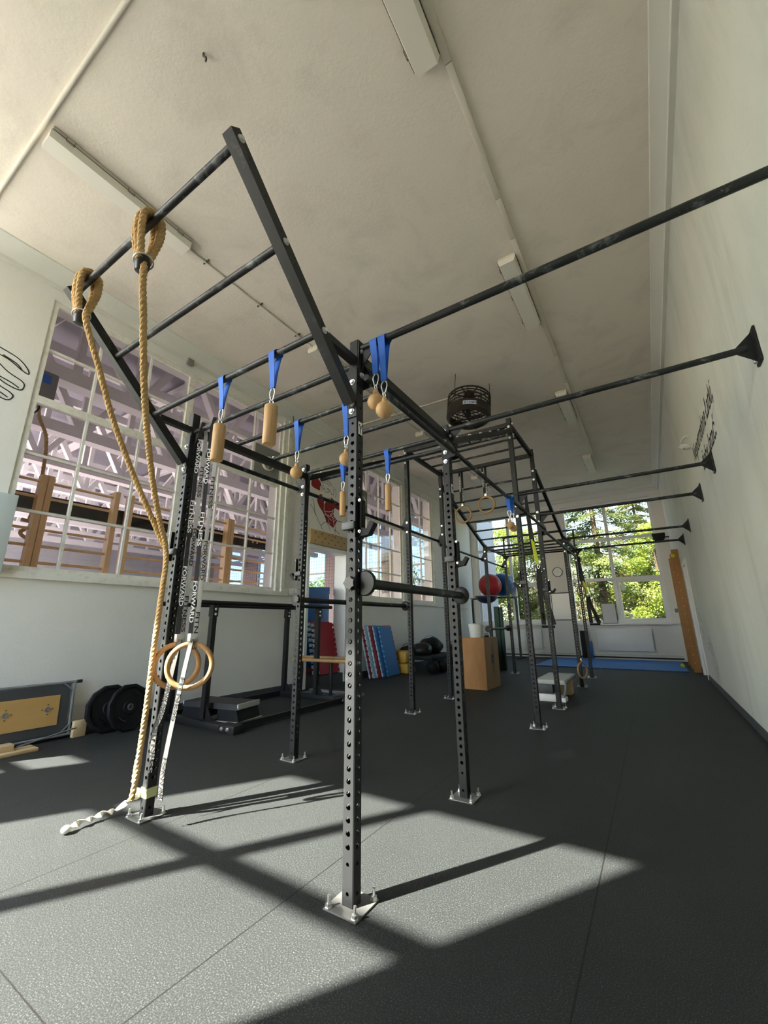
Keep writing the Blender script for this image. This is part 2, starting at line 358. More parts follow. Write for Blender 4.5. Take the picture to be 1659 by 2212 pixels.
# reveal / casing trims
def casing(name,y0,y1):
    mb=MB()
    for a,b in ((y0-.1,y0),(y1,y1+.1)): mb.box((XL,a,WZ0-.08),(XL+.03,b,WZ1+.06))
    mb.box((XL,y0-.1,WZ0-.08),(XL+.045,y1+.1,WZ0)); mb.box((XL,y0-.1,WZ1),(XL+.03,y1+.1,WZ1+.08)); struct(name,mb,'frame')
struct('trim_1',MB().box((XL,-.36,WZ0-.07),(XL+.035,3.75,WZ0)).box((XL,3.455,WZ0+.001),(XL+.02,3.56,5.03)).box((XL,3.561,WZ0+.001),(XL+.05,3.64,5.03)).box((XL,3.641,WZ0+.001),(XL+.03,3.74,5.03)),'frame'); casing('trim_2',5.75,7.98); casing('trim_3',8.5,9.88)
struct('trim_4',MB().box((-1.03,YF-.14,1.02),(1.78,YF+.1,1.06)),'whitepaint'); struct('trim_5',MB().box((-4.2,YF-.14,1.02),(-1.54,YF+.1,1.06)),'whitepaint')
struct('trim_6',MB().box((XL-.3,4.24,0),(XL+.02,4.31,2.68)).box((XL-.3,5.455,0),(XL+.02,5.56,2.68)).box((XL-.3,4.31,2.60),(XL+.02,5.455,2.68)),'whitepaint')
# step into the hall, door on the right wall
struct('trim_7',MB().box((XL-.32,4.29,0),(XL-.02,5.48,HZ)),'base')
d=struct('door_1'); obj('door_leaf',MB().box((XR+.03,9.118,.01),(XR+.08,9.932,2.312)),'whitepaint',d)
mb=MB().box((XR-.02,9.02,0),(XR+.2,9.115,2.41)).box((XR-.02,9.935,0),(XR+.2,10.03,2.41)).box((XR-.02,9.115,2.315),(XR+.2,9.935,2.41)); obj('door_frame',mb,'whitepaint',d)
obj('door_handle',MB().cyl((XR+.03,9.2,1.05),(XR-.03,9.2,1.05),.012).cyl((XR-.03,9.2,1.05),(XR-.03,9.32,1.05),.01),'zinc',d)
# ------------------------------------------------------------------ POWER RIG
TW=.06; XLr=-1.65; XRr=-.06; PY=[.01,1.286,3.465,4.70,6.866,8.317]; HL=2.75; HT=3.79
def holes(H):
    r=[(.052,.008),(.156,.008)]+[(.218+.0494*k,.0118) for k in range(40)]
    z=2.215
    while z<H-.08: r.append((z,.008)); z+=.0988
    return r
def upright_mesh(H,name):
    mb=MB(); c=.004; w=TW-2*c; hs=holes(H); zs=[.006]+[(hs[i][0]+hs[i+1][0])/2 for i in range(len(hs)-1)]+[H]
    sides=[((0,-1),(1,0)),((1,0),(0,1)),((0,1),(-1,0)),((-1,0),(0,-1))]; h=TW/2
    for (nx,ny),(ux,uy) in sides:
        def P(u,z,d=0): return (nx*(h-d)+ux*u,ny*(h-d)+uy*u,z)
        for (zc,r),za,zb in zip(hs,zs,zs[1:]):
            outer=[];ring=[];inn=[]
            for k in range(16):
                a=2*PI*k/16; cx,cz=math.cos(a),math.sin(a); ring.append(P(r*cx,zc+r*cz)); inn.append(P(r*cx,zc+r*cz,.0035))
                up=(zb-zc) if cz>=0 else (zc-za)
                if k%4==2: ou=(math.copysign(w/2,cx),math.copysign(up,cz))
                elif k%4==0: ou=(cx*w/2,cz*up)
                else: ou=((math.copysign(w/2,cx),cz*up*.8) if abs(cx)>abs(cz) else (cx*w/2*.8,math.copysign(up,cz)))
                outer.append(P(ou[0],zc+ou[1]))
            mb.add(outer+ring+inn,[(k,(k+1)%16,16+(k+1)%16,16+k) for k in range(16)]+[(16+k,16+(k+1)%16,32+(k+1)%16,32+k) for k in range(16)])
        # chamfer strip
        a=P(w/2,zs[0]);b=P(w/2,H); nx2,ny2=ux,uy; ux2,uy2=-nx,-ny
        q=lambda z:(nx2*h+ux2*(-w/2)*-1*-1,ny2*h+uy2*(-w/2),z)
        e=lambda z:(ux*h+nx*(w/2),uy*h+ny*(w/2),z)
        mb.add([a,b,e(H),e(zs[0])],[(0,1,2,3)])
    hh=h-.001; mb.add([(-hh,-hh,H-.003),(hh,-hh,H-.003),(hh,hh,H-.003),(-hh,hh,H-.003)],[(0,1,2,3)])
    return mb.mesh(name,'steel')
UP={HL:upright_mesh(HL,'upright'),HT:upright_mesh(HT,'upright_tall')}
plate_me=MB().cbox((-.085,-.085,0),(.085,.085,.008),.002).mesh('base_plate','plate')
anchor_me=MB().cyl((0,0,.008),(0,0,.05),.006,8).lathe([(.0,.022),(.014,.022),(.014,.010),(.017,.010),(.017,.008)],n=6).mesh('anchor_bolt','zinc')
bolt_me=MB().lathe([(.0,.014),(.010,.014),(.0125,.009),(.0125,.004),(.0175,.004),(.0175,0)],(0,0,0),(0,-1,0),12).mesh('bolt','zinc')
rig=thing('power_rig','black perforated steel training rig of twelve uprights bolted to the rubber floor','gym rig')
uprights={}
BZ={1:[2.63,2.47,2.33],2:[2.69,2.60,2.50,2.42],3:[3.66,3.5,2.56,2.42],4:[3.70,3.42,3.28,2.75,2.6],5:[2.6,2.45],6:[2.6,2.45]}
for si,x in (('L',XLr+TW/2),('R',XRr+TW/2)):
    for i,y in enumerate(PY):
        H=HT if i in (2,3) else HL
        u=obj('upright',UP[H],None,rig,(x,y+TW/2,0)); uprights[si,i]=u
        obj('base_plate',plate_me,None,u,(0,0,0))
        for a,b in ((-1,-1),(1,-1),(1,1),(-1,1)): obj('anchor_bolt',anchor_me,None,u,(a*.068,b*.068,0))
        for z in BZ[i+1]: obj('bolt',bolt_me,None,u,(0,-TW/2-.006 if z>2.2 else -TW/2,z))
        for z in BZ[i+1][:2]:
            b=obj('bolt',bolt_me,None,u,((1 if si=='R' else -1)*(TW/2+.006),0,z+.05)); b.rotation_euler=(0,0,PI/2 if si=='R' else -PI/2)
def rp(name,mb,m='steel'): return obj(name,mb,m,rig)
XRc,XLc=XRr+TW/2,XLr+TW/2
YC=[y+TW/2 for y in PY]
BR=.0185
# sleeves round the tops of the posts where bars bolt on
for (x,sg) in ((XRc,1),(XLc,-1)):
    for i in (0,1,4,5):
        rp('bracket_plate',MB().box((x+sg*(TW/2),PY[i]+.003,2.45),(x+sg*(TW/2+.006),PY[i]+TW-.003,2.745)))
# front outrigger
for x in (XRc,XLc):
    o=rp('outrigger_arm',MB().beam((x,-.01,2.33),(x,-.90,3.235),TW,TW,(0,0,1)))
    for zz in range(9): pass
    hm=MB()
    for k in range(8):
        t_=.1+k*.115; p=V((x,-.01,2.33)).lerp(V((x,-.90,3.235)),t_)
        for s in (1,-1): hm.cyl((x+s*(TW/2-.001),p.y,p.z),(x+s*(TW/2+.0006),p.y,p.z),.0065,10)
    obj('pin_holes',hm,'rubber',o)
    rp('outrigger_foot',MB().box((x-.03,PY[0]-.008,2.25),(x+.03,PY[0],2.56)))
    rp('outrigger_strut',MB().beam((x,-.235,2.615),(x,PY[0],2.615),.045,.04))
    b=obj('bolt',bolt_me,None,o,(x,PY[0]-.008,2.285))
for y,z in ((-.868,3.205),(-.578,2.91),(-.283,2.61)):
    o=rp('outrigger_bar',MB().cyl((XLc+.03,y,z),(XRc-.03,y,z),BR,20),'bar')
    for x,s in ((XLc-.03,1),(XRc+.03,-1)):
        b=obj('bolt',bolt_me,None,o,(x,y,z)); b.rotation_euler=(0,0,PI/2 if s<0 else -PI/2)
# cross bars between the rows and out to the right wall
def gus(mb,x,y,z,sx,sy,l=.09,h=.12,th=.006):
    if sx: mb.prism([(x,y-th/2,z),(x+sx*l,y-th/2,z),(x+sx*l*.55,y-th/2,z-h*.4),(x,y-th/2,z-h)],(0,th,0))
    else: mb.prism([(x-th/2,y,z),(x-th/2,y+sy*l,z),(x-th/2,y+sy*l*.55,z-h*.4),(x-th/2,y,z-h)],(th,0,0))
for i,(z,zw) in enumerate(((2.60,2.70),(2.66,2.71),(None,2.71),(None,2.71),(2.69,2.70),(2.69,2.70))):
    y=YC[i]
    if z:
        mb=MB().cyl((XLr+TW,y,z),(XRr,y,z),BR,20); rp('pull_up_bar',mb,'bar')
        g=MB(); gus(g,XLr+TW,y,z,1,0); rp('gusset',g); g=MB(); gus(g,XRr,y,z,-1,0); rp('gusset',g)
    if i==2: pass
    o=rp('wall_bar',MB().cyl((XRr+TW,y,zw),(XR-.05,y,zw),.0205,20),'bar')
    g=MB(); gus(g,XRr+TW,y,zw-.01,1,0,.12,.14); obj('gusset',g,'steel',o)
    w=MB().cbox((XR-.014,y-.05,zw-.115),(XR-.002,y+.05,zw+.115),.003)
    for dz in (.1,-.1): w.prism([(XR-.014,y-.004,zw),(XR-.10,y-.004,zw),(XR-.10,y-.004,zw+.02*(1 if dz>0 else -1)),(XR-.014,y-.004,zw+dz)],(0,.008,0))
    wm=obj('wall_mount',w,'steel',o)
    for dz in (.085,-.085):
        b=obj('bolt',bolt_me,None,wm,(XR-.014,y+.025,zw+dz)); b.rotation_euler=(0,0,-PI/2)
# long side beams with offset pipe below, bay by bay
for x,sg in ((XRc,1),(XLc,-1)):
    rp('side_beam',MB().beam((x,PY[0]+TW,2.65 if sg>0 else 2.62),(x,PY[1],2.65 if sg>0 else 2.62),.05,TW))
    for i in range(5):
        z=2.49 if i<3 else 2.44; px=x+sg*(TW/2+.045)
        o=rp('side_pipe',MB().cyl((px,PY[i]+.02,z),(px,PY[i+1]+.03,z),BR+.001,20),'bar')
        for yy,dn in ((PY[i]+TW,-1),(PY[i+1]-.006,1)):
            g=MB().prism([(x-sg*TW/2,yy,z-.05),(x+sg*(TW/2+.05),yy,z-.04),(x+sg*(TW/2+.066),yy,z-.02),(x+sg*(TW/2+.066),yy,z+.015),(x+sg*(TW/2),yy,z+.13),(x-sg*TW/2,yy,z+.15)],(0,.006,0)); obj('bracket_plate',g,'steel',o)
for y in (.46,.87): 
    o=rp('monkey_bar',MB().cyl((XLc,y,2.665),(XRc,y,2.665),BR,20),'bar')
    for x in (XRc,XLc):
        b=obj('bolt',bolt_me,None,o,(x,y,2.68)); b.rotation_euler=(-PI/2,0,0)
# rising ladder, tower top, falling ladder, flat ladder
def ladder(p,q,n,t0=.1,t1=.9,dz=0.,r=.0165):
    for x in (XRc,XLc): rp('ladder_rail',MB().beam((x,*p),(x,*q),.05,.055))
    for k in range(n):
        t_=t0+(t1-t0)*k/(n-1); y=p[0]+(q[0]-p[0])*t_; z=p[1]+(q[1]-p[1])*t_+dz
        o=rp('ladder_rung',MB().cyl((XLc,y,z),(XRc,y,z),r,16),'bar')
        for x in (XRc,XLc):
            b=obj('bolt',bolt_me,None,o,(x,y,z+.03-dz)); b.rotation_euler=(-PI/2,0,0)
ladder((PY[1]+TW,2.615),(PY[2],3.60),6,.10,.92,-.05,.0195)
ladder((PY[3]+TW,3.50),(PY[4],2.72),6,.1,.88)
ladder((PY[4]+TW,2.71),(PY[5],2.71),4,.08,.92)
for x in (XRc,XLc): rp('tower_beam',MB().beam((x,PY[2]+TW,3.70),(x,PY[3],3.70),.05,TW))
for i in (2,3): rp('tower_beam',MB().beam((XLr+TW,YC[i],3.70),(XRr,YC[i],3.70),.05,TW))
for y in (3.95,4.3): rp('ladder_rung',MB().cyl((XLc,y,3.70),(XRc,y,3.70),.0165,16),'bar')
# high hoop on the last bay
rp('high_hoop',MB().tube(spline([(XLc,YC[5],2.74),(XLc,YC[5],3.05),(XLc+.03,YC[5],3.13),(XLc+.12,YC[5],3.15),(XRc-.05,YC[5],3.15),(XRc,YC[5],3.14),(XRc,YC[5],3.05),(XRc,YC[5],2.74)],6),.019,12),'blk')
# logo plates
for i in (0,1):
    lp=obj('logo_plate',MB().box((XRc-.018+0*i,0,0),(XRc+.018,.001,.075)),'whitepaint',uprights['R',i]); lp.rotation_euler=(0,0,PI/2); lp.location=(TW/2+.001,-XRc,2.21-.06)
    y_=MB()
    for a,b in (((-.012,.06),(0,.03)),((.012,.06),(0,.03)),((0,.03),(0,.008))):
        y_.beam((TW/2+.0015,a[0],2.15+a[1]),(TW/2+.0015,b[0],2.15+b[1]),.001,.008,(0,1,0) if 0 else (1,0,0))
    obj('logo',y_,'ink',uprights['R',i])
# ------------------------------------------------------------------ dip bars on the rig
def dip_bar(x,y0,y1,z,sg,label):
    t_=thing('dip_bar',label,'dip bar',(x,y0,z),'round dip bars pinned between uprights'); L=y1-y0
    obj('bar',MB().cyl((0,.01,0),(0,L-.01,0),.026,20),'bar',t_)
    for yy,s in ((0,1),(L,-1)):
        obj('end_disc',MB().lathe([(0,0),(.058,0),(.064,.006),(.064,.016),(.058,.022),(.026,.026)],(0,yy-s*.004,0),(0,s,0),28),'disc',t_)
    kn=[]
    for k in range(14):
        r=.034 if k%2 else .027; kn.append((r*math.cos(2*PI*k/14)-sg*.058,-.055,r*math.sin(2*PI*k/14)))
    obj('star_knob',MB().prism(kn,(0,.022,0)).cyl((-sg*.058,-.04,0),(-sg*.058,0,0),.012),'plastic',t_)
    obj('mounting_plate',MB().box((-sg*.028,-.004,-.05),(-sg*.022,.06,.05)),'steel',t_)
    return t_
dip_bar(.032,PY[0]+TW/2,PY[1]+TW/2-.02,1.335,1,'thick dip bar with star knob on the nearest upright at waist height')
dip_bar(XLr-.032,PY[1]+TW/2,PY[2]+TW/2-.02,1.37,-1,'long black dip bar running back along the left side of the rig')
dip_bar(XLr-.032,PY[4]+TW/2,PY[5]+TW/2-.02,1.0,-1,'short dip bar at the far end of the rig in front of the ball rack')
# ------------------------------------------------------------------ J hooks
def jhook(si,i,z,flip,label):
    x=XRc if si=='R' else XLc; t_=thing('j_hook',label,'bar hook',(x,PY[i]+TW/2,z),'steel hooks pinned to the rig uprights'); f=flip
    h=TW/2
    mb=MB().cbox((-h-.012,-h-.03,-.008),(h+.006,-h-.004,.032),.003); obj('sleeve_block',mb,'darkgrey',t_)
    obj('side_plate',MB().box((f*(h+.002),-h-.02,-.05),(f*(h+.008),h-.005,.16)),'steel',t_)
    obj('back_pad',MB().cbox((f*(h+.008),-h+.004,.0),(f*(h+.03),h-.018,.15),.003),'rubber',t_)
    arm=[(h+.008,-.048),(h+.072,-.042),(h+.105,.014),(h+.084,.028),(h+.060,-.008),(h+.03,.0),(h+.008,.0)]
    obj('hook_arm',MB().prism([(f*a,-h+.004,b) for a,b in arm],(0,.038,0)),'rubber',t_)
    for zz in (.145,-.02): 
        b=obj('bolt',bolt_me,None,t_,(f*(h+.018),-h+.002,zz)); b.scale=(.55,.55,.55)
    return t_
jhook('R',0,1.615,1,'black bar hook with grey sleeve on the nearest upright')
jhook('R',1,1.60,1,'black bar hook on the upright in front of the plyo box')
jhook('L',0,1.64,-1,'black hook on the left upright holding both climbing ropes')
jhook('L',1,1.60,-1,'small black hook on the upright in front of the wall mural')
jhook('R',2,1.585,-1,'bar hook with grey sleeve on the upright beside the suspension straps')
jhook('R',3,1.575,1,'bar hook on the upright in front of the whiteboard pillar')
# ------------------------------------------------------------------ climbing ropes
def rope_mb(pts,r=.0185,pitch=.085):
    P=[V(p) for p in pts]; mb=MB(); L=[0]
    for a,b in zip(P,P[1:]): L.append(L[-1]+(b-a).length)
    n=max(20,int(L[-1]/.016)); Q=[]; j=0
    for k in range(n+1):
        s=L[-1]*k/n
        while j<len(P)-2 and L[j+1]<s: j+=1
        Q.append(P[j].lerp(P[j+1],(s-L[j])/max(L[j+1]-L[j],1e-6)))
    u=None; F=[]
    for k in range(n+1):
        t_=(Q[min(k+1,n)]-Q[max(k-1,0)]).normalized()
        if u is None: u=V((1,0,0)) if abs(t_.x)<.9 else V((0,1,0))
        u=(u-t_*u.dot(t_)).normalized(); F.append((u.copy(),t_.cross(u)))
    for st in range(3):
        pts2=[]
        for k in range(n+1):
            a=2*PI*st/3+2*PI*(L[-1]*k/n)/pitch; pts2.append(Q[k]+(F[k][0]*math.cos(a)+F[k][1]*math.sin(a))*r*.40)
        mb.tube(pts2,r*.63,8)
    return mb
def rope_loops(cx,y,z,sgn):
    # doubled loops over the outrigger bar, drawn together below
    mb=MB()
    for dx,dr in ((-.035,0.),(0,.008),(.036,.004)):
        rr=.045+dr; c=V((cx+dx,y,z)); pts=[]
        for k in range(13):
            a=PI*k/12; pts.append(c+V((0,-rr*math.cos(a),rr*math.sin(a))))
        low=V((cx+.0,y,z-.245-dr)); p0=pts[0]; p1=pts[-1]
        left=[low+V((dx*.35,-.018,0)),low+V((dx*.7,-.034,.08)),p0+V((0,0,-.08))]; right=[p1+V((0,0,-.08)),low+V((dx*.7,.034,.08)),low+V((dx*.35,.018,0))]
        for q in rope_mb_list(spline(left+pts+right,3)): mb.add(*q)
    return mb
def rope_mb_list(pts):
    m=rope_mb(pts,.019,.085); return [(m.v,m.f,0,True)]
OUT=[(2.61)]
def climbing_rope(name,label,cx,path,dx):
    t_=thing(name,label,'rope',(cx,-.868,3.205),'climbing ropes tied to the left upright')
    inv=V((cx,-.868,3.205))
    L=lambda pts:[V(p)-inv for p in pts]
    obj('rope_loop',rope_loops(0,0,.0,1),'rope',t_)
    obj('rope',rope_mb(spline(L(path),8)),'rope',t_)
    obj('clamp_ring',MB().lathe([(.0,-.05),(.028,-.045),(.036,-.01),(.034,.03),(.02,.045)],(0,0,-.262),(.15,0,1),18),'plastic',t_)
    pts=[(.045*math.cos(a)+.006,.045*math.sin(a),-.25+.012*math.cos(a*1)) for a in [2*PI*k/24 for k in range(24)]]
    obj('steel_ring',MB().tube(pts,.004,6,closed=True),'zinc',t_)
down=lambda s,e,q=0:[(XLc-.0+s,-.085+q,1.66),(XLc+.02+s,-.08+q,1.56),(XLc+.025+s,-.085+q,1.30),(XLc+.02+s,-.085+q,1.0),(XLc+.02+s,-.082+q,.72),(XLc+.005+s,-.078+q,.42)]+e
climbing_rope('climbing_rope','tan climbing rope looped in the middle of the outrigger top bar',-.735,
  [(-.72,-.868,2.96),(-.70,-.865,2.80),(-.705,-.84,2.66),(-.89,-.69,2.34),(-1.225,-.44,2.09),(-1.42,-.25,1.85),(-1.53,-.12,1.70)]+down(.045,[(-1.60,-.062,.26),(-1.61,-.07,.12)]),1)
climbing_rope('climbing_rope','tan climbing rope looped at the left end of the outrigger top bar',-1.43,
  [(-1.36,-.868,2.96),(-1.34,-.86,2.86),(-1.365,-.75,2.64),(-1.44,-.6,2.39),(-1.51,-.4,2.10),(-1.545,-.25,1.89),(-1.575,-.12,1.71)]+down(.005,[(-1.625,-.055,.30),(-1.63,-.055,.215)],.024),1)
t_=thing('resistance_band','pale lime and white band tied around the left upright with its tail on the floor','band',(XLc,PY[0]+TW/2,0))
h=TW/2+.003; mb=MB()
for a,b in (((-h,-h),(h,-h)),((h,-h),(h,h)),((h,h),(-h,h)),((-h,h),(-h,-h))): mb.ribbon([(a[0],a[1],.135),((a[0]+b[0])/2,(a[1]+b[1])/2,.137),(b[0],b[1],.135)],.055,(0,0,1),.003)
obj('wrap',mb,'yellowband',t_)
X0,Y0=XLc,PY[0]+TW/2
tl=spline([(-1.66-X0,-.03-Y0,.12),(-1.70-X0,.0-Y0,.14),(-1.76-X0,.0-Y0,.075),(-1.79-X0,-.06-Y0,.03),(-1.80-X0,-.12-Y0,.034),(-1.80-X0,-.18-Y0,.024),(-1.795-X0,-.25-Y0,.03),(-1.785-X0,-.32-Y0,.022)],8)
wd=[V((math.cos(i*.42),.3*math.sin(i*.42),.7*math.sin(i*.42)+.2)) for i in range(len(tl))]
obj('tail',MB().ribbon(tl,.034,wd,.006),'whiteband',t_)
obj('knot',MB().sphere((-1.785-X0,-.325-Y0,.024),.026,14,0,(1,1,.8)).sphere((-.058,-.045,.125),.036,14,0,(1,.8,.9)),'whiteband',t_)
# ------------------------------------------------------------------ rings on straps
ring_me=MB().tube([(.134*math.cos(2*PI*k/40),0,.134*math.sin(2*PI*k/40)) for k in range(40)],.0165,12,closed=True).mesh('ring','ringwood')
FW=['FORWARD','FITNESS']
def ring_set(x,y,zt,zr,label,yaw,group,tails=0,letter=True,w=.027,gcol='strapgrey'):
    t_=thing('gymnastic_ring',label,'gymnastic ring',(x,y,zt),group)
    r=obj('ring',ring_me,None,t_,(0,0,zr-zt)); r.rotation_euler=(0,0,yaw)
    d=V((math.cos(yaw),math.sin(yaw),0)); nrm=V((math.sin(yaw),-math.cos(yaw),0)); bot=zr-zt+.134
    for k,(off,mt_) in enumerate(((-.020,'strapblack'),(.020,gcol))):
        pts=[V((0,0,.024))+nrm*(.024 if k==0 else -.024)+d*off*.2]+[d*off*(1-.3*q)*(1 if q<1 else .4)+nrm*(.022-.012*q)*(1 if k==0 else -1)+V((0,0,bot*q)) for q in (.04,.25,.5,.75,.97)]
        o=obj('strap',MB().ribbon(pts,w,d),mt_,t_)
        if letter:
            z=-.12-.2*k-(.11 if tails>2.3 else 0)
            for q in range(int(abs(bot)/.44)):
                bd=FW[(q+k)%2]; zz=z-.48*q
                side=nrm*(.0245 if k==0 else .0)
                c=d*off*(1-.3*abs(zz/bot))+nrm*((.022-.012*abs(zz/bot))*(1 if k==0 else -1))
                text('lettering',bd,.034,c+nrm*.007+V((0,0,zz))-d*.0115,(0,0,-1),d,'white' if k==0 or gcol!='strapgrey' else 'ink',o,0,.0006,.27 if bd=='FORWARD' else .24)
    obj('buckle',MB().cbox(tuple(-d*.024+V((0,-.012,bot+.015))),tuple(d*.024+V((0,.012,bot+.065))),.004),'zinc',t_)
    if tails:
        pts=spline([V((0,0,bot+.03))+nrm*.02,V((.0,0,bot-.15))+nrm*.035+d*-.02,V((0,0,bot-.4))+nrm*.03+d*-.05,V((0,0,-tails*.93))+nrm*.02+d*-.08,V((0,0,-tails))+nrm*.035+d*-.075],5)
        o=obj('loose_tail',MB().ribbon(pts,w,d+nrm*.35),'tailgrey',t_)
        e=obj('tail_edge',MB().ribbon([p-nrm*.0015 for p in pts],w+.006,d+nrm*.35,.0015),'strapblack',t_)
        for q,bd in enumerate(FW[::-1] if tails>2.3 else FW):
            i=6+q*8; a,b=pts[i],pts[min(i+5,len(pts)-1)]; dd=(b-a).normalized(); dx=(d+nrm*.35).normalized(); nn=dd.cross(dx); 
            if nn.dot(V((1,-.6,0)))<0: nn=-nn
            text('lettering',bd,.036,a+nn*.005-dx*.0125,dd,dx,'ink',o,0,.0006,.25)
    return t_
RG='wooden rings on printed straps'
ring_set(-1.49,.045,2.62,.885,'near wooden ring on printed straps hanging closest to the left upright',1.0,RG,2.27)
ring_set(-1.345,.045,2.62,.89,'near wooden ring on printed straps, the one further from the left upright',.78,RG,2.47)
ring_set(-1.235,4.73,3.70,2.90,'left wooden ring hanging under the tall tower beam',.2,'rings under the tower',0,True,.036,'strapblack')
ring_set(-.82,4.73,3.70,3.01,'right wooden ring hanging under the tall tower beam',0.05,'rings under the tower',0,True,.036,'strapblack')
ring_set(.02,6.80,2.44,.30,'wooden ring seen edge on near the floor at the far right upright',1.15,RG,0,True)
ring_set(.075,7.62,2.44,1.72,'wooden ring seen edge on at mid height beside the last suspension trainer',1.15,RG,0,False)
# ------------------------------------------------------------------ grips on blue bands
def band_grip(x,y,zb,zg,kind,label,barr=.02,side=0,grp='grips on blue bands'):
    # zb: bar centre, zg: top of grip
    t_=thing('cylinder_grip' if kind[0]=='c' else 'ball_grip',label,'training grip',(x,y,zb),grp)
    L=zb-zg; cz=-(L-.105)                       # bottom of the band
    mb=MB()
    for s in (-1,1):
        for k in (0,1):
            pts=[(.011*s+.006*k,-s*0,barr+.006+.003*k),(.011*s+.006*k,-(barr+.006),.004),(.009*s,-(barr+.004),-.03),(.006*s,-.012,cz*.55),(.004*s,-.004,cz)] if k==0 else [(.011*s+.012,0,barr+.007),(.012*s+.012,barr+.006,.004),(.012*s,barr+.004,-.03),(.008*s,.012,cz*.55),(.004*s,.004,cz)]
            mb.ribbon(spline(pts,4),.026,(1,0,0),.003)
    obj('band',mb,'bluestrap',t_)
    lk=[(.0,0,cz-.004+.010),(.016,0,cz-.012),(.019,0,cz-.03),(.010,0,cz-.066),(.0,0,cz-.076),(-.010,0,cz-.066),(-.019,0,cz-.03),(-.016,0,cz-.012)]
    obj('carabiner',MB().tube(lk,.0032,6,closed=True),'zinc',t_)
    ey=[(0,.012*math.cos(a),cz-.085+.014*math.sin(a)) for a in [2*PI*k/14 for k in range(14)]]
    obj('eye_bolt',MB().tube(ey,.0032,6,closed=True).cyl((0,0,cz-.097),(0,0,cz-.115),.004,8),'zinc',t_)
    if kind=='cl': pr=[(0,0),(.031,0),(.036,-.006),(.036,-.224),(.031,-.23),(0,-.23)]
    elif kind=='cs': pr=[(0,0),(.026,0),(.029,-.005),(.029,-.235),(.026,-.24),(0,-.24)]
    else:
        R=.047 if kind=='b' else .042; pr=[(0,0),(.013,0),(.015,-.012),(.017,-.024)]+[(R*math.sin(a),-.065-R*math.cos(a)*1) for a in [.42+(PI-.42)*k/12 for k in range(13)]]
        pr=[p if i<4 else (p[0],-.028-R*.92+R*math.cos(.42+(PI-.42)*(i-4)/12)) for i,p in enumerate(pr)]
    obj('wooden_grip',MB().lathe(pr,(0,0,-L),(0,0,1),28),'wood',t_)
    return t_
band_grip(-.805,-.283,2.61,2.30,'cl','thick wooden cylinder grip on blue band, left one of the front pair',.02)
band_grip(-.362,-.283,2.61,2.29,'cl','thick wooden cylinder grip on blue band, right one of the front pair',.02)
band_grip(.105,YC[0],2.70,2.39,'b','wooden ball grip on blue band tucked behind the nearest upright on the wall bar',.022)
band_grip(.16,YC[0],2.70,2.325,'b','wooden ball grip on blue band at the root of the first wall bar, lower one',.022)
band_grip(-.898,.46,2.665,2.32,'b','wooden ball grip on blue band beside the mural, left of the ball pair')
band_grip(-.425,.46,2.665,2.32,'b','wooden ball grip on blue band half hidden by the nearest upright')
band_grip(-1.125,YC[1],2.66,2.365,'cs','slim wooden cylinder grip on blue band in front of the red mural')
band_grip(-.612,YC[1],2.66,2.34,'cs','slim wooden cylinder grip on blue band in front of the second window')
band_grip(.04,2.83,2.49,2.24,'s','small wooden ball grip on blue band in front of the far left window')
band_grip(.05,2.90,2.49,2.22,'s','second small wooden ball grip of the pair in front of the far left window')
# ------------------------------------------------------------------ suspension trainers
def trainer(x,y,zt,zb,label,loopw=.10):
    t_=thing('suspension_trainer',label,'suspension trainer',(x,y,zt),'suspension trainers on the rig'); L=zt-zb
    obj('anchor_strap',MB().ribbon([(0,0,.03),(.0,-.02,-.1),(.03,0,-L*.32),(.05,0,-L*.42)],.045,(1,0,0),.006).ribbon([(0,.02,.02),(-.02,.02,-.25),(.0,.02,-L*.45)],.04,(1,0,0),.006),'strapblack',t_)
    obj('yellow_strap',MB().ribbon([(.035,-.012,-L*.38),(.075,-.012,-L*.55)],.045,(1,0,0),.006).ribbon([(.02,-.016,-L*.36),(.05,-.016,-L*.52)],.03,(1,0,0),.004),'neon',t_)
    obj('carabiner',MB().tube([(.08+.018*math.cos(a),-.01,-L*.57+.03*math.sin(a)) for a in [2*PI*k/14 for k in range(14)]],.004,6,closed=True),'zinc',t_)
    mb=MB()
    for a,b in ((-.035,-.02),(.02,.12),(-.01,.0),(.03,.15)): mb.ribbon([(.08+a*.3,0,-L*.57),(.08+a*.9,-.01,-L*.7),(.08+b,.0,-L*.985)],.05,(1,.2,0),.008)
    obj('main_strap',mb,'strapblack',t_)
    obj('foot_loop',MB().ribbon([(.06,-.03,-L*.9),(.07,-.03,-L*.955),(.17,-.03,-L*.95),(.165,-.03,-L*.9)],.04,(0,1,0),.006),'strapblack',t_)
    obj('handle',MB().cyl((.04,-.01,-L),(.23,.0,-L),.018,14),'rubber',t_)
    return t_
trainer(-.33,5.42,3.28,1.06,'black suspension trainer with yellow strap hanging between two tall uprights')
trainer(.07,7.95,2.44,1.08,'black suspension trainer bunched up on the last upright by the far window')
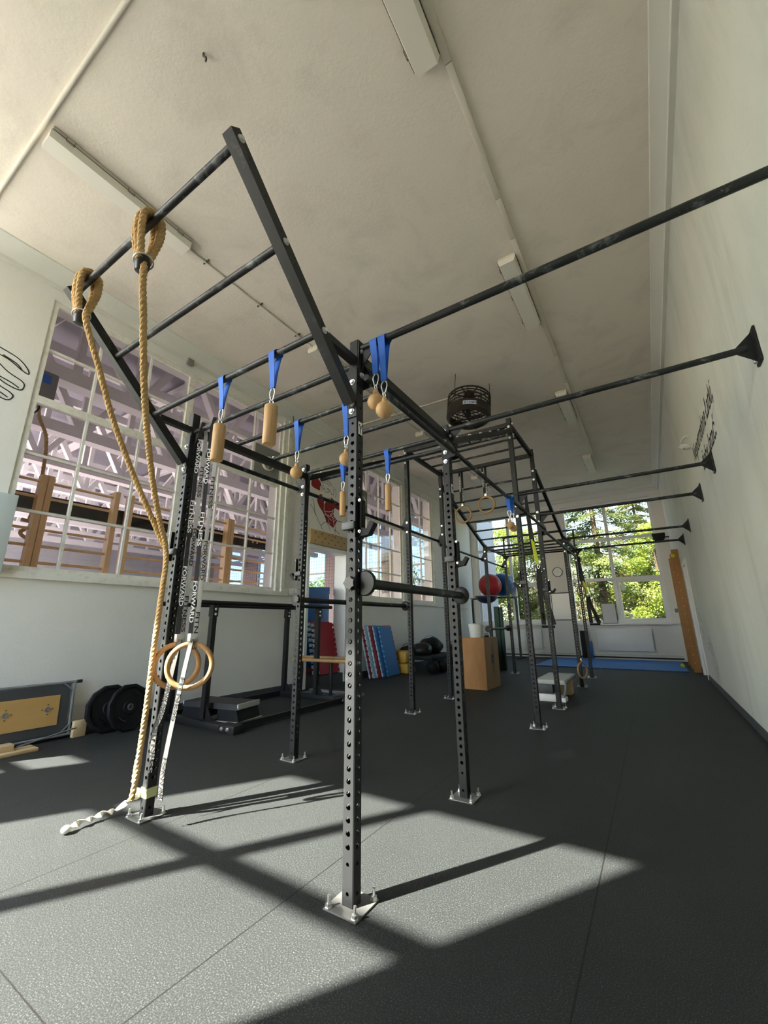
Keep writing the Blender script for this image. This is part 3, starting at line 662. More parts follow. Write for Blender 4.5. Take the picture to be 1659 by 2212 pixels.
# ================================================================== things on the floor
# dip station
t_=thing('dip_station','low black floor standing dip station with two long top rails along the left wall','dip station')
def dip_upr(x,y):
    o=obj('upright_post',MB().box((x-.035,y-.03,.075),(x+.035,y+.03,1.385)),'blk',t_)
    obj('foot_gusset',MB().prism([(x+.035,y-.005,.075),(x+.16,y-.005,.075),(x+.035,y-.005,.24)],(0,.01,0)),'blk',o)
    obj('top_sleeve',MB().box((x-.043,y-.038,1.24),(x+.043,y+.038,1.37)),'blk',o)
    for z in (1.27,1.33):
        b=obj('bolt',bolt_me,None,o,(x+.043,y,z)); b.rotation_euler=(0,0,PI/2)
for x in (-3.42,-4.12):
    for y in (1.66,3.62): dip_upr(x,y)
    obj('top_rail',MB().cyl((x,1.35,1.41),(x,3.95,1.41),.028,18),'blk',t_)
for y in (1.62,3.62):
    o=obj('cross_foot',MB().cbox((-4.25,y-.05,.0),(-2.80,y+.05,.075),.006),'blk',t_)
    obj('end_shoe',MB().cbox((-3.0,y-.065,0),(-2.74,y+.065,.085),.006),'blk',o)
    for x in (-2.94,-2.84): obj('bolt',bolt_me,None,o,(x,y-.065,.045)).scale=(1.2,1.2,1.2)
for x in (-2.86,-4.18): obj('floor_rail',MB().box((x-.03,1.67,.02),(x+.03,3.57,.08)),'blk',t_)
# black step platform inside the dip station
def step_platform(name,label,loc,rz,L,W,H,top,edge,under):
    t_=thing(name,label,'step platform',loc,None,rz)
    obj('deck',MB().prism([(-L/2,-W/2,H),(-L/2,W/2,H),(-L/2+.0,W/2+.02,H-.06),(-L/2,-W/2-.02,H-.06)],(L,0,0)),top,t_)
    for s in (-1,1):
        obj('edge_strip',MB().box((s*(L/2-.012),-W/2-.012,H-.055),(s*(L/2+.006),W/2+.012,H+.004)),edge,t_)
        obj('leg_block',MB().prism([(s*(L/2-.30),-W/2-.01,.05),(s*(L/2-.30),-W/2-.01,H-.06),(s*(L/2-.02),-W/2-.01,H-.06),(s*(L/2+.02),-W/2-.01,.05)],(0,W+.02,0)),under,t_)
        obj('foot_strip',MB().box((s*(L/2-.30),-W/2-.03,0),(s*(L/2+.045),W/2+.03,.05)),edge,t_)
    return t_
step_platform('step_platform','black step platform with grey edge strips standing inside the dip station',(-3.47,1.93,0),.18,.85,.36,.235,'blk','silver','rubber')
t_=thing('step_platform','pale grey step platform on stacked blocks behind two rig uprights','step platform',(-.22,5.72,0))
obj('deck',MB().cbox((-.21,-.50,.235),(.20,.48,.30),.012),'silver',t_); obj('support_block',MB().cbox((-.21,-.48,.10),(.02,-.20,.232),.006),'darkgrey',t_); obj('support_block',MB().cbox((-.20,.20,.0),(.16,.46,.232),.006),'pine',t_)
obj('foot_block',MB().cbox((-.22,-.52,0),(.06,-.16,.098),.006),'bucket',t_); obj('foot_block',MB().cbox((.10,-.50,0),(.19,-.30,.055),.006),'bucket',t_); obj('foot_bracket',MB().box((.12,-.48,.055),(.17,-.32,.09)),'grey',t_)
obj('side_frame',MB().tube(spline([(.20,.47,.28),(.21,.0,.28),(.21,-.42,.275),(.205,-.47,.25),(.20,-.47,.17),(.17,-.44,.09)],5),.02,10),'grey',t_)
# wooden parallettes behind it
t_=thing('parallel_bars','low wooden parallel bars on dark legs beside the puzzle mats','parallel bars',(0,0,0))
for x in (-3.25,-3.75):
    obj('rail',MB().tube([(x,3.55,.575),(x,3.6,.58),(x,4.9,.58),(x,4.95,.575)] if 0 else [(x-.62,3.78+(x+3.5)*-.9,.58),(x+.62,3.84+(x+3.5)*-.9,.58)],.026,14),'rail',t_)
for x in (-3.3,-3.95):
    obj('leg',MB().tube([(x,3.84,.02),(x,3.84,.2),(x,3.84,.38),(x,3.84,.53),(x,3.84,.56)],[.026,.030,.036,.03,.02],12),'blk',t_)
    obj('leg',MB().tube([(x,4.25,.02),(x,4.25,.2),(x,4.25,.38),(x,4.25,.53),(x,4.25,.56)],[.026,.030,.036,.03,.02],12),'blk',t_)
obj('base_frame',MB().box((-4.1,3.80,.0),(-2.95,3.88,.035)).box((-4.1,4.21,.0),(-2.95,4.29,.035)).box((-3.34,3.8,.0),(-3.26,4.29,.03)).box((-3.99,3.8,.0),(-3.91,4.29,.03)),'grey',t_)
# foam mats in the doorway and against the wall
def lean(mb,x0,y,z0,ang): 
    return mb.xf(Matrix.Translation((x0,y,z0))@Matrix.Rotation(ang,4,'Y'))
t_=thing('crash_mat','tall blue vinyl crash mat leaning across the doorway','gym mat',(XL-.44,4.86,HZ),None)
mb=MB().cbox((-.1,-.66,0),(.0,.62,1.68),.02).prism([(-.1,-.60,1.68),(-.1,.62,1.75),(-.1,.62,1.6),(-.1,-.66,1.6)],(.099,0,0)); obj('cover',mb,'bluemat',t_)
obj('cover_seam',MB().box((.0,-.64,1.42),(.0025,.61,1.425)).box((.0,-.64,.8),(.0025,.61,.805)),'navy',t_)
obj('pink_base',MB().box((-.08,-.62,-.001),(.012,.62,.13)),'pinkfoam',t_)
def jig(L,w,edge,n,th):
    # interlocking foam tile edge: teeth along length
    mb=MB()
    for k in range(n):
        z=L*(k+.5)/n; q=L/n*.32
        mb.prism([(0,0,z-q*.7),(0,w*.45,z-q*.7),(0,w*.55,z-q),(0,w,z-q),(0,w,z+q),(0,w*.55,z+q),(0,w*.45,z+q*.7),(0,0,z+q*.7)],(th,0,0))
    return mb
def puzzle(x,y,z,ang,yaw,face,edge,side,label,W=.62,L=1.05,th=.03,tw=.045,grp='foam puzzle mats leaning on the wall'):
    t_=thing('puzzle_mat',label,'puzzle mat',(x,y,z),grp); t_.rotation_euler=(0,ang,yaw)
    obj('foam_face',MB().box((0,-W/2,0),(th*.5,W/2,L)),face,t_)
    obj('foam_back',MB().box((-th*.5,-W/2,0),(0,W/2,L)),edge,t_)
    j=jig(L,tw,0,10,th*.5); j.xf(Matrix.Translation((0,-W/2,0))@Matrix.Scale(-1,4,(0,1,0))) ; obj('toothed_edge',j,edge if side else face,t_)
    j=jig(L,.045,0,10,th*.5); j.xf(Matrix.Translation((0,W/2,0))); obj('toothed_edge',j,face,t_)
    return t_
puzzle(XL-.10,5.11,HZ+.01,-.20,.04,'redfoam','palefoam',1,'red puzzle mat with pale toothed edge leaning on the blue crash mat',.60,1.0,.03,.085)
puzzle(XL-.15,5.08,HZ+.01,-.20,.04,'redfoam','palefoam',1,'red puzzle mat standing right behind the front red mat',.62,1.02,.03,.11)
specs=[('redfoam','palefoam','dark red puzzle mat at the doorway end of the leaning stack'),('palefoam','redfoam','pale blue puzzle mat second in the leaning stack'),('redfoam','palefoam','red puzzle mat with white toothed edge in the middle of the stack'),
  ('bluefoam','palefoam','bright blue puzzle mat next to the toothed red one'),('bluefoam','palefoam','front bright blue puzzle mat with toothed bottom edge'),('pinkfoam','redfoam','pinkish red puzzle mat at the far end of the stack')]
for k,(a,b,lb) in enumerate(specs): puzzle(-4.0+.034*k if k<5 else -4.01,[6.22,6.30,6.41,6.56,6.73,6.98][k],.012,-.235,.06,a,b,k in(0,2,3),lb,.52,[1.10,1.12,1.10,1.09,1.07,1.10][k],.034)
# weight plates by the skirting
def plate(x,y,z,R,th,tilt,yaw,label):
    t_=thing('weight_plate',label,'weight plate',(x,y,z),'weight plates leaning on the wall'); t_.rotation_euler=(0,tilt,yaw); n=12
    ring=lambda r,h:[(h,r*math.cos(2*PI*(k+.5)/n),r*math.sin(2*PI*(k+.5)/n)) for k in range(n)]
    prof=[(.03,th/2-.004),(.07,th/2-.004),(.08,th/2-.016),(R*.82,th/2-.016),(R*.86,th/2),(R*.97,th/2),(R,th/2-.012),(R,-th/2+.012),(R*.97,-th/2),(.03,-th/2)]
    vs=[];fs=[]
    for r,h_ in prof: vs+=ring(r,h_)
    for i in range(len(prof)-1):
        for k in range(n): fs.append((i*n+k,i*n+(k+1)%n,(i+1)*n+(k+1)%n,(i+1)*n+k))
    obj('rubber_body',MB().add(vs,fs),'rubber',t_)
    obj('hub',MB().lathe([(.026,-th/2-.002),(.034,-th/2-.002),(.034,th/2),(.026,th/2)],(0,0,0),(1,0,0),24),'grey',t_)
    for a in (.9,-2.2): obj('hand_slot',MB().tube([(th/2-.012,.155*math.cos(a+b),.155*math.sin(a+b)) for b in (-.3,-.15,0,.15,.3)],.013,8),'plastic',t_)
plate(-4.10,.93,.245,.25,.05,-.16,.0,'black twelve sided weight plate nearest the board, half covered by another')
plate(-3.98,1.08,.245,.25,.05,-.16,.12,'black twelve sided weight plate in front with its hub showing')
# framed board leaning at the left
t_=thing('balance_board','wooden board in a grey steel frame leaning on the left wall','balance board',(-4.20,.02,.0)); t_.rotation_euler=(0,-.10,0)
obj('wood_panel',MB().box((0,-.55,.15),(.012,.46,.44)),'board',t_)
obj('border',MB().box((-.006,-.62,.06),(.006,.55,.54)),'darkgrey',t_)
mb=MB().cyl((.0,-.65,.555),(.0,.62,.555),.014,12).cyl((.0,-.65,.04),(.0,.62,.04),.014,12).cyl((0,.58,.04),(0,.58,.555),.014,12).cyl((0,-.62,.04),(0,-.62,.555),.014,12); obj('tube_frame',mb,'grey',t_)
obj('rubber_end_cap',MB().cyl((0,.60,.555),(0,.65,.555),.018,12),'plastic',t_); obj('rubber_end_cap',MB().cyl((0,.60,.04),(0,.65,.04),.018,12),'plastic',t_)
for a,b in (((0,.57,.13),(0,.48,.04)),((0,.57,.47),(0,.48,.55))): obj('corner_brace',MB().beam(a,b,.012,.03,(1,0,0)),'grey',t_)
for y in (-.42,.02,.36):
    o=obj('fitting',MB().lathe([(.008,.004),(.012,.006),(.024,.006),(.026,0)],(.012,y,.31),(1,0,0),18),'grey',t_)
    for dy,dz in ((.045,0),(-.045,0),(0,.045),(0,-.045)): obj('screw',MB().sphere((.013,y+dy,.31+dz),.006,8),'blk',t_)
t_=tag(obj('wooden_block',MB().cbox((-.03,-.06,0),(.03,.06,.16),.004),'pine',None,(-4.17,.68,0)),'pale wooden block standing at the corner of the framed board','wood block')
tag(obj('steel_rod',MB().cyl((-4.13,.64,.10),(-3.98,.10,.055),.008,10),'grey'),'thin grey steel rod lying from the board corner to the planks','rod')
tag(obj('wooden_plank',MB().cbox((-.14,-.55,0),(.05,.30,.03),.004),'pine',None,(-3.95,-.05,0)),'pale pine plank lying flat on the floor at the left edge','plank')
tag(obj('wooden_offcut',MB().cbox((-.10,-.5,.0),(.02,.12,.055),.004),'pine',None,(-3.99,-.04,.03)),'short pine offcut lying on top of the plank','wood block')
# plyo boxes, bucket
def plyo(x,y,rz,label,W,D,H,logo):
    t_=thing('plyo_box',label,'plyo box',(x,y,0),None,rz)
    obj('front_panel',MB().box((-W,0,.002),(0,.018,H)),'ply',t_); obj('back_panel',MB().box((-W,D-.018,.002),(0,D,H)),'ply',t_)
    sp=obj('side_panel',MB().box((-.018,.018,.002),(0,D-.018,H)),'plyend',t_); obj('side_panel',MB().box((-W,.018,.002),(-W+.018,D-.018,H)),'plyend',t_)
    obj('top_panel',MB().box((-W+.018,.018,H-.018),(-.018,D-.018,H)),'plyend',t_)
    for k in range(10):
        u=.03+(k%5)*(H-.06)/4
    if logo:
        mb=MB()
        for yy,z0,z1 in ((.20,.36,.47),(.23,.32,.62),(.255,.36,.70),(.29,.55,.60)): pass
        for (y0,y1,z0,z1) in ((.30,.42,.50,.565),(.30,.42,.42,.485),(.335,.347,.565,.70),(.375,.387,.565,.76),(.335,.347,.25,.42),(.375,.387,.30,.42),(.42,.43,.2,.8),(.27,.30,.487,.498),(.42,.46,.487,.498)): mb.box((0,y0,z0),(.0012,y1,z1))
        obj('logo',mb,M['logo'],sp)
    else: obj('grip_hole',MB().box((0,D*.4,H-.14),(.001,D*.6,H-.10)),'rubber',sp)
    return t_
M['logo']=mat('faded navy print',(.07,.08,.12),.7)
plyo(-1.374,5.723,-.03,'large plywood plyo box with navy logo under the white bucket',.47,.70,.87,True)
plyo(-1.98,7.15,.02,'second plywood plyo box standing behind the large one',.52,.74,.78,False)
t_=thing('bucket','white plastic bucket standing on the front plyo box','bucket',(-1.585,5.90,.87))
obj('pail',MB().lathe([(0,0),(.105,0),(.108,.004),(.128,.21),(.134,.21),(.134,.235),(.128,.24),(.122,.235),(.103,.012),(0,.012)],n=32),'bucket',t_)
obj('wire_handle',MB().tube([(.136*math.cos(a),.136*math.sin(a)-.01,.20-.05*math.sin(a)) for a in [PI+PI*k/12 for k in range(13)]],.003,6),'zinc',t_)
tag(obj('door_stop_ball',MB().lathe([(0,.035),(.03,.03),(.045,.012),(.045,0),(0,0)],n=20).tube([(.035*math.cos(a),0,.03+.03*math.sin(a)) for a in [PI*k/8 for k in range(9)]],.006,6),'rubber',None,(-1.47,6.16,.87)),'small black rubber grip lying on the plyo box beside the bucket','grip')
# ball rack by the far window
t_=thing('ball_rack','dark steel rack holding gym balls in front of the far left window','storage rack',(0,0,0))
ry=12.35
for x in (-4.02,-2.52):
    obj('post',MB().beam((x,ry,0),(x,ry,1.92),.06,.06),'blk',t_)
    obj('foot',MB().box((x-.05,ry-.30,0),(x+.05,ry+.35,.05)),'blk',t_)
obj('shelf_hoop',MB().tube(spline([(-4.02,ry,1.90),(-3.6,ry-.1,1.92),(-3.2,ry-.12,1.93),(-2.8,ry-.1,1.92),(-2.52,ry,1.90)],5),.018,8),'blk',t_)
obj('shelf_rail',MB().beam((-4.1,ry,1.94),(-2.45,ry,1.94),.03,.03).beam((-4.1,ry+.35,1.94),(-2.45,ry+.35,1.94),.03,.03),'grey',t_)
t_=thing('gym_ball','large red gym ball resting on the rack in front of the window','gym ball',(-3.27,ry-.25,2.34)); obj('ball_skin',MB().sphere((0,0,0),.385,32).tube([(.386*math.cos(a),.386*math.sin(a),.0) for a in [2*PI*k/40 for k in range(40)]],.003,6,True),'gymred',t_)
t_=thing('gym_ball','large blue gym ball behind the red ball on the rack','gym ball',(-3.10,ry+.52,2.40)); obj('ball_skin',MB().sphere((0,0,0),.41,32).tube([(.411*math.cos(a),.411*math.sin(a),.0) for a in [2*PI*k/40 for k in range(40)]],.003,6,True),'gymblue',t_)
t_=thing('balance_dome','dark blue half ball balance trainer lying dome down on the rack','balance trainer',(-3.32,ry-.55,1.95))
obj('dome',MB().lathe([(0,-.22)]+[(.34*math.sin(a),-.22*math.cos(a)) for a in [PI/2*k/10 for k in range(1,11)]],n=36),'navy',t_); obj('platform',MB().lathe([(0,.03),(.36,.03),(.375,.015),(.375,0),(.34,-.005)],n=36),'grey',t_)
t_=thing('mat_roll','dark green foam mat standing upright behind the plyo boxes','rolled mat',(-2.07,8.9,0))
obj('foam',MB().cbox((-.10,-.05,0),(.03,.05,1.52),.02).cbox((.03,-.03,0),(.11,.06,1.50),.02),'greenmat',t_)
# heap of bags on the bench behind the mats
t_=thing('low_bench','low black padded bench by the left wall carrying bags','bench',(-3.62,8.25,0)); obj('pad',MB().cbox((-.32,-.75,.28),(.32,.75,.38),.02),'rubber',t_)
for x in (-.26,.26):
    for y in (-.65,.65): obj('leg',MB().box((x-.03,y-.03,0),(x+.03,y+.03,.28)),'blk',t_)
def bag(x,y,z,sc,mt,label,rz=0,name='sandbag'):
    t_=thing(name,label,'training bag',(x,y,z),'black training bags piled on the low bench',rz); r=random.Random(int(x*100+y*7))
    mb=MB().sphere((0,0,0),1,22,0,sc); 
    for i,v in enumerate(mb.v):
        n_=.05*math.sin(v[0]*17+v[1]*9)+.04*math.sin(v[2]*23+v[1]*14); mb.v[i]=(v[0]*(1+n_),v[1]*(1+n_),max(v[2]*(1+n_),-sc[2]*.72))
    obj('bag_body',mb,mt,t_); obj('carry_strap',MB().ribbon(spline([(-sc[0]*.5,-sc[1]*.3,sc[2]*.9),(0,-sc[1]*.3,sc[2]*1.18),(sc[0]*.5,-sc[1]*.3,sc[2]*.9)],4),.04,(0,1,0),.005),'strapblack',t_); return t_
bag(-3.80,8.55,.545,(.30,.42,.23),'rubber','big shiny black bag at the top of the pile',.2)
bag(-3.72,7.85,.50,(.26,.30,.17),'plastic','smaller black bag in front of the big one on the bench',.4)
bag(-3.45,9.35,.26,(.26,.34,.36),'rubber','dark bag with green trim at the end of the bench',0)
bag(-3.95,7.55,.42,(.22,.2,.20),'rubber','black bag squeezed between the yellow block and the bench',0)
t_=thing('foam_block','mustard yellow vinyl block beside the leaning puzzle mats','foam block',(-3.93,7.32,0)); obj('block_body',MB().cbox((-.2,-.2,0),(.2,.18,.22),.03).cbox((-.22,-.16,.22),(.14,.2,.50),.06),'yellow',t_)
def tyre(x,y,label):
    t_=thing('slam_ball',label,'medicine ball',(x,y,.15),'black medicine balls under the bags'); obj('ball_skin',MB().sphere((0,0,0),.15,20),'rubber',t_); obj('seam',MB().tube([(.1505*math.cos(a),0,.1505*math.sin(a)) for a in [2*PI*k/30 for k in range(30)]],.003,5,True),'plastic',t_)
tyre(-3.25,7.45,'black medicine ball on the floor at the front of the bag pile'); tyre(-3.18,7.82,'black medicine ball behind the front one beside the bench leg')
# far wall things
t_=tag(obj('floor_mat',MB().box((-1.62,10.28,0),(1.72,13.05,.028)),'bluefoam'),'large bright blue foam mat on the floor below the far right window','floor mat')
e=MB()
for k in range(64):
    x=-1.62+3.34*(k+.2)/64; e.box((x,10.255,.0),(x+.03,10.28,.027))
obj('toothed_edge',e,'navy',t_)
def radiator(x0,x1,z0,z1,label):
    t_=thing('radiator',label,'radiator',((x0+x1)/2,YF-.09,z0),'white panel radiators'); w=(x1-x0)/2; H=z1-z0
    obj('front_panel',MB().cbox((-w,-.035,0),(w,-.02,H),.005),'whitepaint',t_); obj('back_panel',MB().box((-w,.02,0),(w,.035,H)),'whitepaint',t_)
    g=MB()
    for k in range(36): x=-w+2*w*(k+.5)/36; g.box((x-.004,-.02,H-.012),(x+.004,.02,H))
    obj('top_grille',g,'whitepaint',t_); obj('valve',MB().cyl((w,0,.06),(w+.08,0,.06),.014,10).cyl((w+.06,0,-.16),(w+.06,0,.06),.010,10),'zinc',t_)
radiator(-.34,1.13,.26,.90,'white panel radiator below the far right window')
radiator(-3.75,-2.0,.26,.90,'white panel radiator below the far left window')
t_=thing('heating_pipe','thin white and dark heating pipes running along the foot of the far wall','pipe',(0,0,0)); obj('pipe',MB().cyl((XL+.05,YF-.018,.16),(1.8,YF-.018,.16),.017,10),'whitepaint',t_); obj('pipe',MB().cyl((XL+.05,YF-.021,.07),(1.8,YF-.021,.07),.02,10),'blk',t_)
t_=thing('wall_clock','round black rimmed wall clock on the pillar between the far windows','clock',(-1.285,YF,2.755)); obj('rim',MB().lathe([(.155,-.0),(.165,.02),(.16,.035),(.145,.035),(.145,.01)],(0,0,0),(0,-1,0),36),'plastic',t_); obj('dial',MB().lathe([(0,.012),(.146,.012)],(0,0,0),(0,-1,0),36),'bucket',t_)
mb=MB()
for k in range(12): a=2*PI*k/12; mb.beam((.125*math.sin(a),-.014,.125*math.cos(a)),(.105*math.sin(a),-.014,.105*math.cos(a)),.001,.01,(0,1,0))
obj('hour_marks',mb,'ink',t_); obj('hour_hand',MB().beam((0,-.016,-.01),(.05,-.016,.06),.001,.008,(0,1,0)),'ink',t_); obj('minute_hand',MB().beam((0,-.017,-.02),(-.01,-.017,.12),.001,.005,(0,1,0)),'ink',t_)
t_=thing('whiteboard','grey white magnetic board on the pillar below the clock','whiteboard',(-1.285,YF,1.62)); obj('panel',MB().box((-.285,-.02,-.42),(.285,-.006,.42)),'board_w',t_); obj('frame',MB().box((-.31,-.03,.42),(.31,0,.45)).box((-.31,-.03,-.45),(.31,0,-.42)).box((-.30,-.024,-.42),(-.285,0,.42)).box((.285,-.024,-.42),(.30,0,.42)),'blk',t_)
t_=thing('framed_board','small framed blank board standing on the right window sill','board',(.09,YF-.07,1.062)); t_.rotation_euler=(.10,0,0); obj('panel',MB().box((-.19,-.008,.01),(.19,.004,.60)),'board_w',t_); obj('frame',MB().box((-.205,-.012,0),(-.19,.01,.615)).box((.19,-.012,0),(.205,.01,.615)).box((-.205,-.012,.6),(.205,.01,.615)).box((-.205,-.012,0),(.205,.01,.014)),'blk',t_)
def pad(x,w,h,z,y,mt,lb): tag(obj('foam_pad',MB().cbox((-w/2,-.05,0),(w/2,.0,h),.01),mt,None,(x,y,z)),lb,'foam pad','pads leaning under the far window')
pad(-.66,.30,.50,0.03,YF-.10,'bluemat','blue foam pad leaning on the wall left of the radiator'); pad(-.70,.22,.82,0.03,YF-.16,'rubber','black foam pad leaning in front of the blue pad')
t_=thing('loudspeaker','small black loudspeaker mounted in the far right wall corner','loudspeaker',(1.72,12.8,3.50)); obj('cabinet',MB().prism([(-.16,-.13,.13),(.16,-.13,.13),(.17,.1,.13),(-.17,.1,.13)],(0,0,-.06)).lathe([(0,-.13),(.09,-.12),(.15,-.02),(.165,.07)],(0,-.02,0),(0,0,1),20),'rubber',t_); obj('wall_arm',MB().beam((.1,.05,.03),(.26,.1,.03),.03,.03),'blk',t_)
t_=tag(obj('thermostat',MB().cbox((1.79,YF-.03,1.36),(1.87,YF,1.47),.004),'grey'),'small dark thermostat on the far wall beside the stall bars','thermostat')
tag(obj('window_notice',MB().box((.515,YF+.07,2.06),(.625,YF+.072,2.27)),'whitepaint'),'small white paper notice stuck on the opening sash','notice')
tag(obj('round_sticker',MB().lathe([(0,0),(.065,0),(.065,.002),(0,.002)],(.66,YF+.07,1.28),(0,1,0),20),'whitepaint'),'round white sticker low on the opening sash','sticker')
def bird(x,z,a,s,lb):
    P=[(-1,.1),(-.3,.12),(-.05,.35),(.1,.12),(.6,.1),(1,-.1),(.5,-.06),(.15,-.05),(.0,-.45),(-.2,-.05)]; c,q=math.cos(a),math.sin(a)
    tag(obj('bird_decal',MB().prism([(x+s*(u*c-w*q),YF+.112,z+s*(u*q+w*c)) for u,w in P],(0,.002,0)),'ink'),lb,'window decal','bird decals on the far window')
bird(-.20,3.16,-.9,.12,'upper black bird decal on the far right window'); bird(-.03,2.88,.8,.10,'lower black bird decal on the far right window')
# stall bars (seen edge on) at the far right
def stall(name,label,ys,x0,x1,z0,z1,n,xr,m='stall',grp=None,dims=(.16,.045)):
    t_=thing(name,label,'wall bars',(0,0,0),grp)
    for y in ys: obj('side_post',MB().cbox((x0,y-dims[1]/2,z0),(x1,y+dims[1]/2,z1),.006),m,t_)
    for k in range(n):
        z=z0+.12+(z1-z0-.22)*k/(n-1); obj('rung',MB().tube([(xr,ys[0],z),(xr,ys[-1],z)],.019,10),m,t_)
    return t_
wb=stall('wall_bars','orange wooden wall bars seen edge on at the far right corner',[10.42,11.3,12.2],1.825,1.965,0,2.80,15,1.87,'stalldark')
mb=MB()
for k in range(14): mb.sphere((1.87,10.396,.2+k*.18),.009,8)
obj('screw_cap',mb,'whitepaint',wb)
tag(obj('tennis_ball',MB().sphere((1.845,10.375,2.64),.045,16),'neon'),'yellow ball wedged near the top of the wall bars','ball'); tag(obj('tennis_ball',MB().sphere((1.66,11.2,.073),.045,16),'neon'),'yellow ball on the blue mat at the foot of the wall bars','ball')
# ------------------------------------------------------------------ left wall details
t_=thing('climbing_pegboard','long wooden pegboard with rows of peg holes above the doorway','pegboard',(XL,4.93,2.83)); obj('plank',MB().cbox((0,-.66,-.145),(.045,.68,.145),.004),'peg',t_)
mb=MB()
for r_ in range(3):
    for k in range(6): mb.cyl((.0452,-.52+k*.21+(r_%2)*.1,.09-.085*r_),(.0458,-.52+k*.21+(r_%2)*.1,.09-.085*r_),.014,12)
obj('peg_holes',mb,'ink',t_)
for y in (-.38,.02): obj('peg',MB().cyl((.03,y,.095),(.16,y-.03,.105),.013,10),'peg',t_)
def ctrl(y0,y1,z0,z1,lb):
    t_=thing('vent_panel',lb,'vent panel',(XL-.02,(y0+y1)/2,(z0+z1)/2),'grey vent panels fitted in window panes'); w,h=(y1-y0)/2,(z1-z0)/2
    obj('panel',MB().box((-.01,-w,-h),(.01,w,h)),'ctrl',t_); obj('fan_ring',MB().lathe([(.13,0),(.13,.05),(.115,.05),(.115,.02)],(.01,0,-.02),(1,0,0),28),'conduit',t_); obj('fan_hub',MB().lathe([(0,.04),(.05,.035),(.06,.01)],(.01,0,-.02),(1,0,0),20).beam((.03,-.12,-.02),(.03,.12,-.02),.02,.015).beam((.03,0,-.14),(.03,0,.10),.02,.015),'conduit',t_)
ctrl(2.82,3.40,3.69,4.29,'grey vent panel with round fan in the big window beside the mural'); ctrl(5.82,6.31,3.69,4.29,'grey vent panel with round fan in the second window')
t_=thing('junction_box','small grey junction box above the big window','junction box',(XL+.03,1.42,5.09)); obj('box_body',MB().cbox((-.03,-.05,-.05),(.03,.05,.05),.01),'ctrl',t_); obj('cable',MB().cyl((0,-.02,.05),(0,-.06,.12),.006,6),'wire',t_)
tag(obj('ceiling_hook',MB().tube(spline([(XL+.04,3.62,5.16),(XL+.09,3.60,5.10),(XL+.05,3.64,5.05),(XL+.1,3.60,5.0),(XL+.06,3.63,4.96)],5),.008,7),'wire'),'bent dark wire hook at the corner of the big window','hook')
t_=thing('wall_socket','pair of white wall switches beside the window sill','switch',(XL,3.92,1.70)); 
for y in (-.075,.075): obj('switch_plate',MB().cbox((0,y-.065,-.055),(.03,y+.065,.055),.006),'bucket',t_)
t_=thing('conduit_pipe','thin white pipe along the left wall under the far windows','pipe',(0,0,0)); obj('pipe',MB().cyl((XL+.014,5.9,1.60),(XL+.014,12.6,1.60),.014,8).cyl((XL+.014,11.4,1.60),(XL+.014,11.4,1.35),.014,8),'conduit',t_)
tag(obj('wall_cabinet',MB().cbox((XL+.0,-.72,1.66),(XL+.10,-.24,2.47),.006),'palepanel'),'pale blue flat cabinet on the left wall at the picture edge','cabinet')
# murals: flat paint on the wall
def strokes(name,label,curves,x,r,mt='ink',cat='mural'):
    mb=MB()
    for c in curves: mb.ribbon(spline([(x,y,z) for y,z in c],6),r,(0,1,0) if 0 else [V((0,0,1)) if abs(c[min(i//6+1,len(c)-1)][0]-c[max(i//6,0)][0])>abs(c[min(i//6+1,len(c)-1)][1]-c[max(i//6,0)][1]) else V((0,1,0)) for i in range((len(c)-1)*6+1)],.001)
    return tag(obj(name,mb,mt),label,cat)
strokes('wall_drawing','black line drawing of feathered curls on the wall left of the big window',[
 [(-.9,4.12),(-.7,4.07),(-.5,4.02),(-.40,3.94),(-.38,3.88),(-.45,3.90),(-.6,3.97),(-.9,4.0)],
 [(-.9,3.98),(-.7,3.92),(-.55,3.82),(-.42,3.77),(-.39,3.72),(-.42,3.66),(-.55,3.68),(-.7,3.76),(-.9,3.88)],
 [(-.9,3.84),(-.72,3.74),(-.6,3.64),(-.5,3.60),(-.46,3.56),(-.5,3.50),(-.6,3.52),(-.75,3.6),(-.9,3.7)],
 [(-.85,3.66),(-.7,3.55),(-.6,3.47),(-.56,3.43),(-.6,3.40),(-.7,3.42),(-.85,3.5)],[(-.62,3.99),(-.5,3.95),(-.44,3.90)],[(-.62,3.74),(-.5,3.71),(-.43,3.68)],[(-.62,3.58),(-.54,3.55),(-.5,3.53)]],XL+.002,.012)
yo=0; mur=thing('wall_mural','red and black mural of a flexing muscular torso above the pegboard','mural',(XL+.002,0,0))
def patch(name,pts,mt,lift=0): obj(name,MB().prism([(lift,y,z) for y,z in pts],(.0008,0,0)),mt,mur)
def mm(*pq): return [(4.287+(p-370)*.00138+max(0,p-940)*.00013,4.065-.0009*(q-240)+.0003*(p-370)) for p,q in pq]
patch('red_shoulder',mm((365,260),(400,236),(470,236),(530,280),(575,350),(585,410),(560,450),(560,545),(470,510),(400,470),(365,420)),'red')
patch('red_torso',mm((525,690),(560,640),(600,630),(660,760),(670,880),(700,815),(760,800),(810,830),(830,700),(900,770),(960,790),(1045,870),(1200,930),(1200,1060),(1045,1025),(920,960),(905,1020),(900,1150),(985,1275),(930,1400),(890,1455),(800,1370),(730,1300),(690,1170),(640,1060),(560,930),(505,790)),'red')
wl=[mm((660,820),(670,900),(670,1030),(740,1150),(850,1280)),mm((690,1040),(760,1060),(840,1050),(900,1000)),mm((670,1120),(740,1140),(820,1170),(850,1170)),mm((815,1130),(860,1090),(880,1040)),mm((820,1160),(880,1120),(905,1070)),mm((860,1200),(900,1180),(920,1150)),mm((880,1250),(920,1210),(940,1190)),mm((900,1310),(940,1270),(960,1240)),mm((850,1170),(880,1240),(905,1350),(905,1400)),mm((770,1240),(780,1310),(820,1350))]
mb=MB()
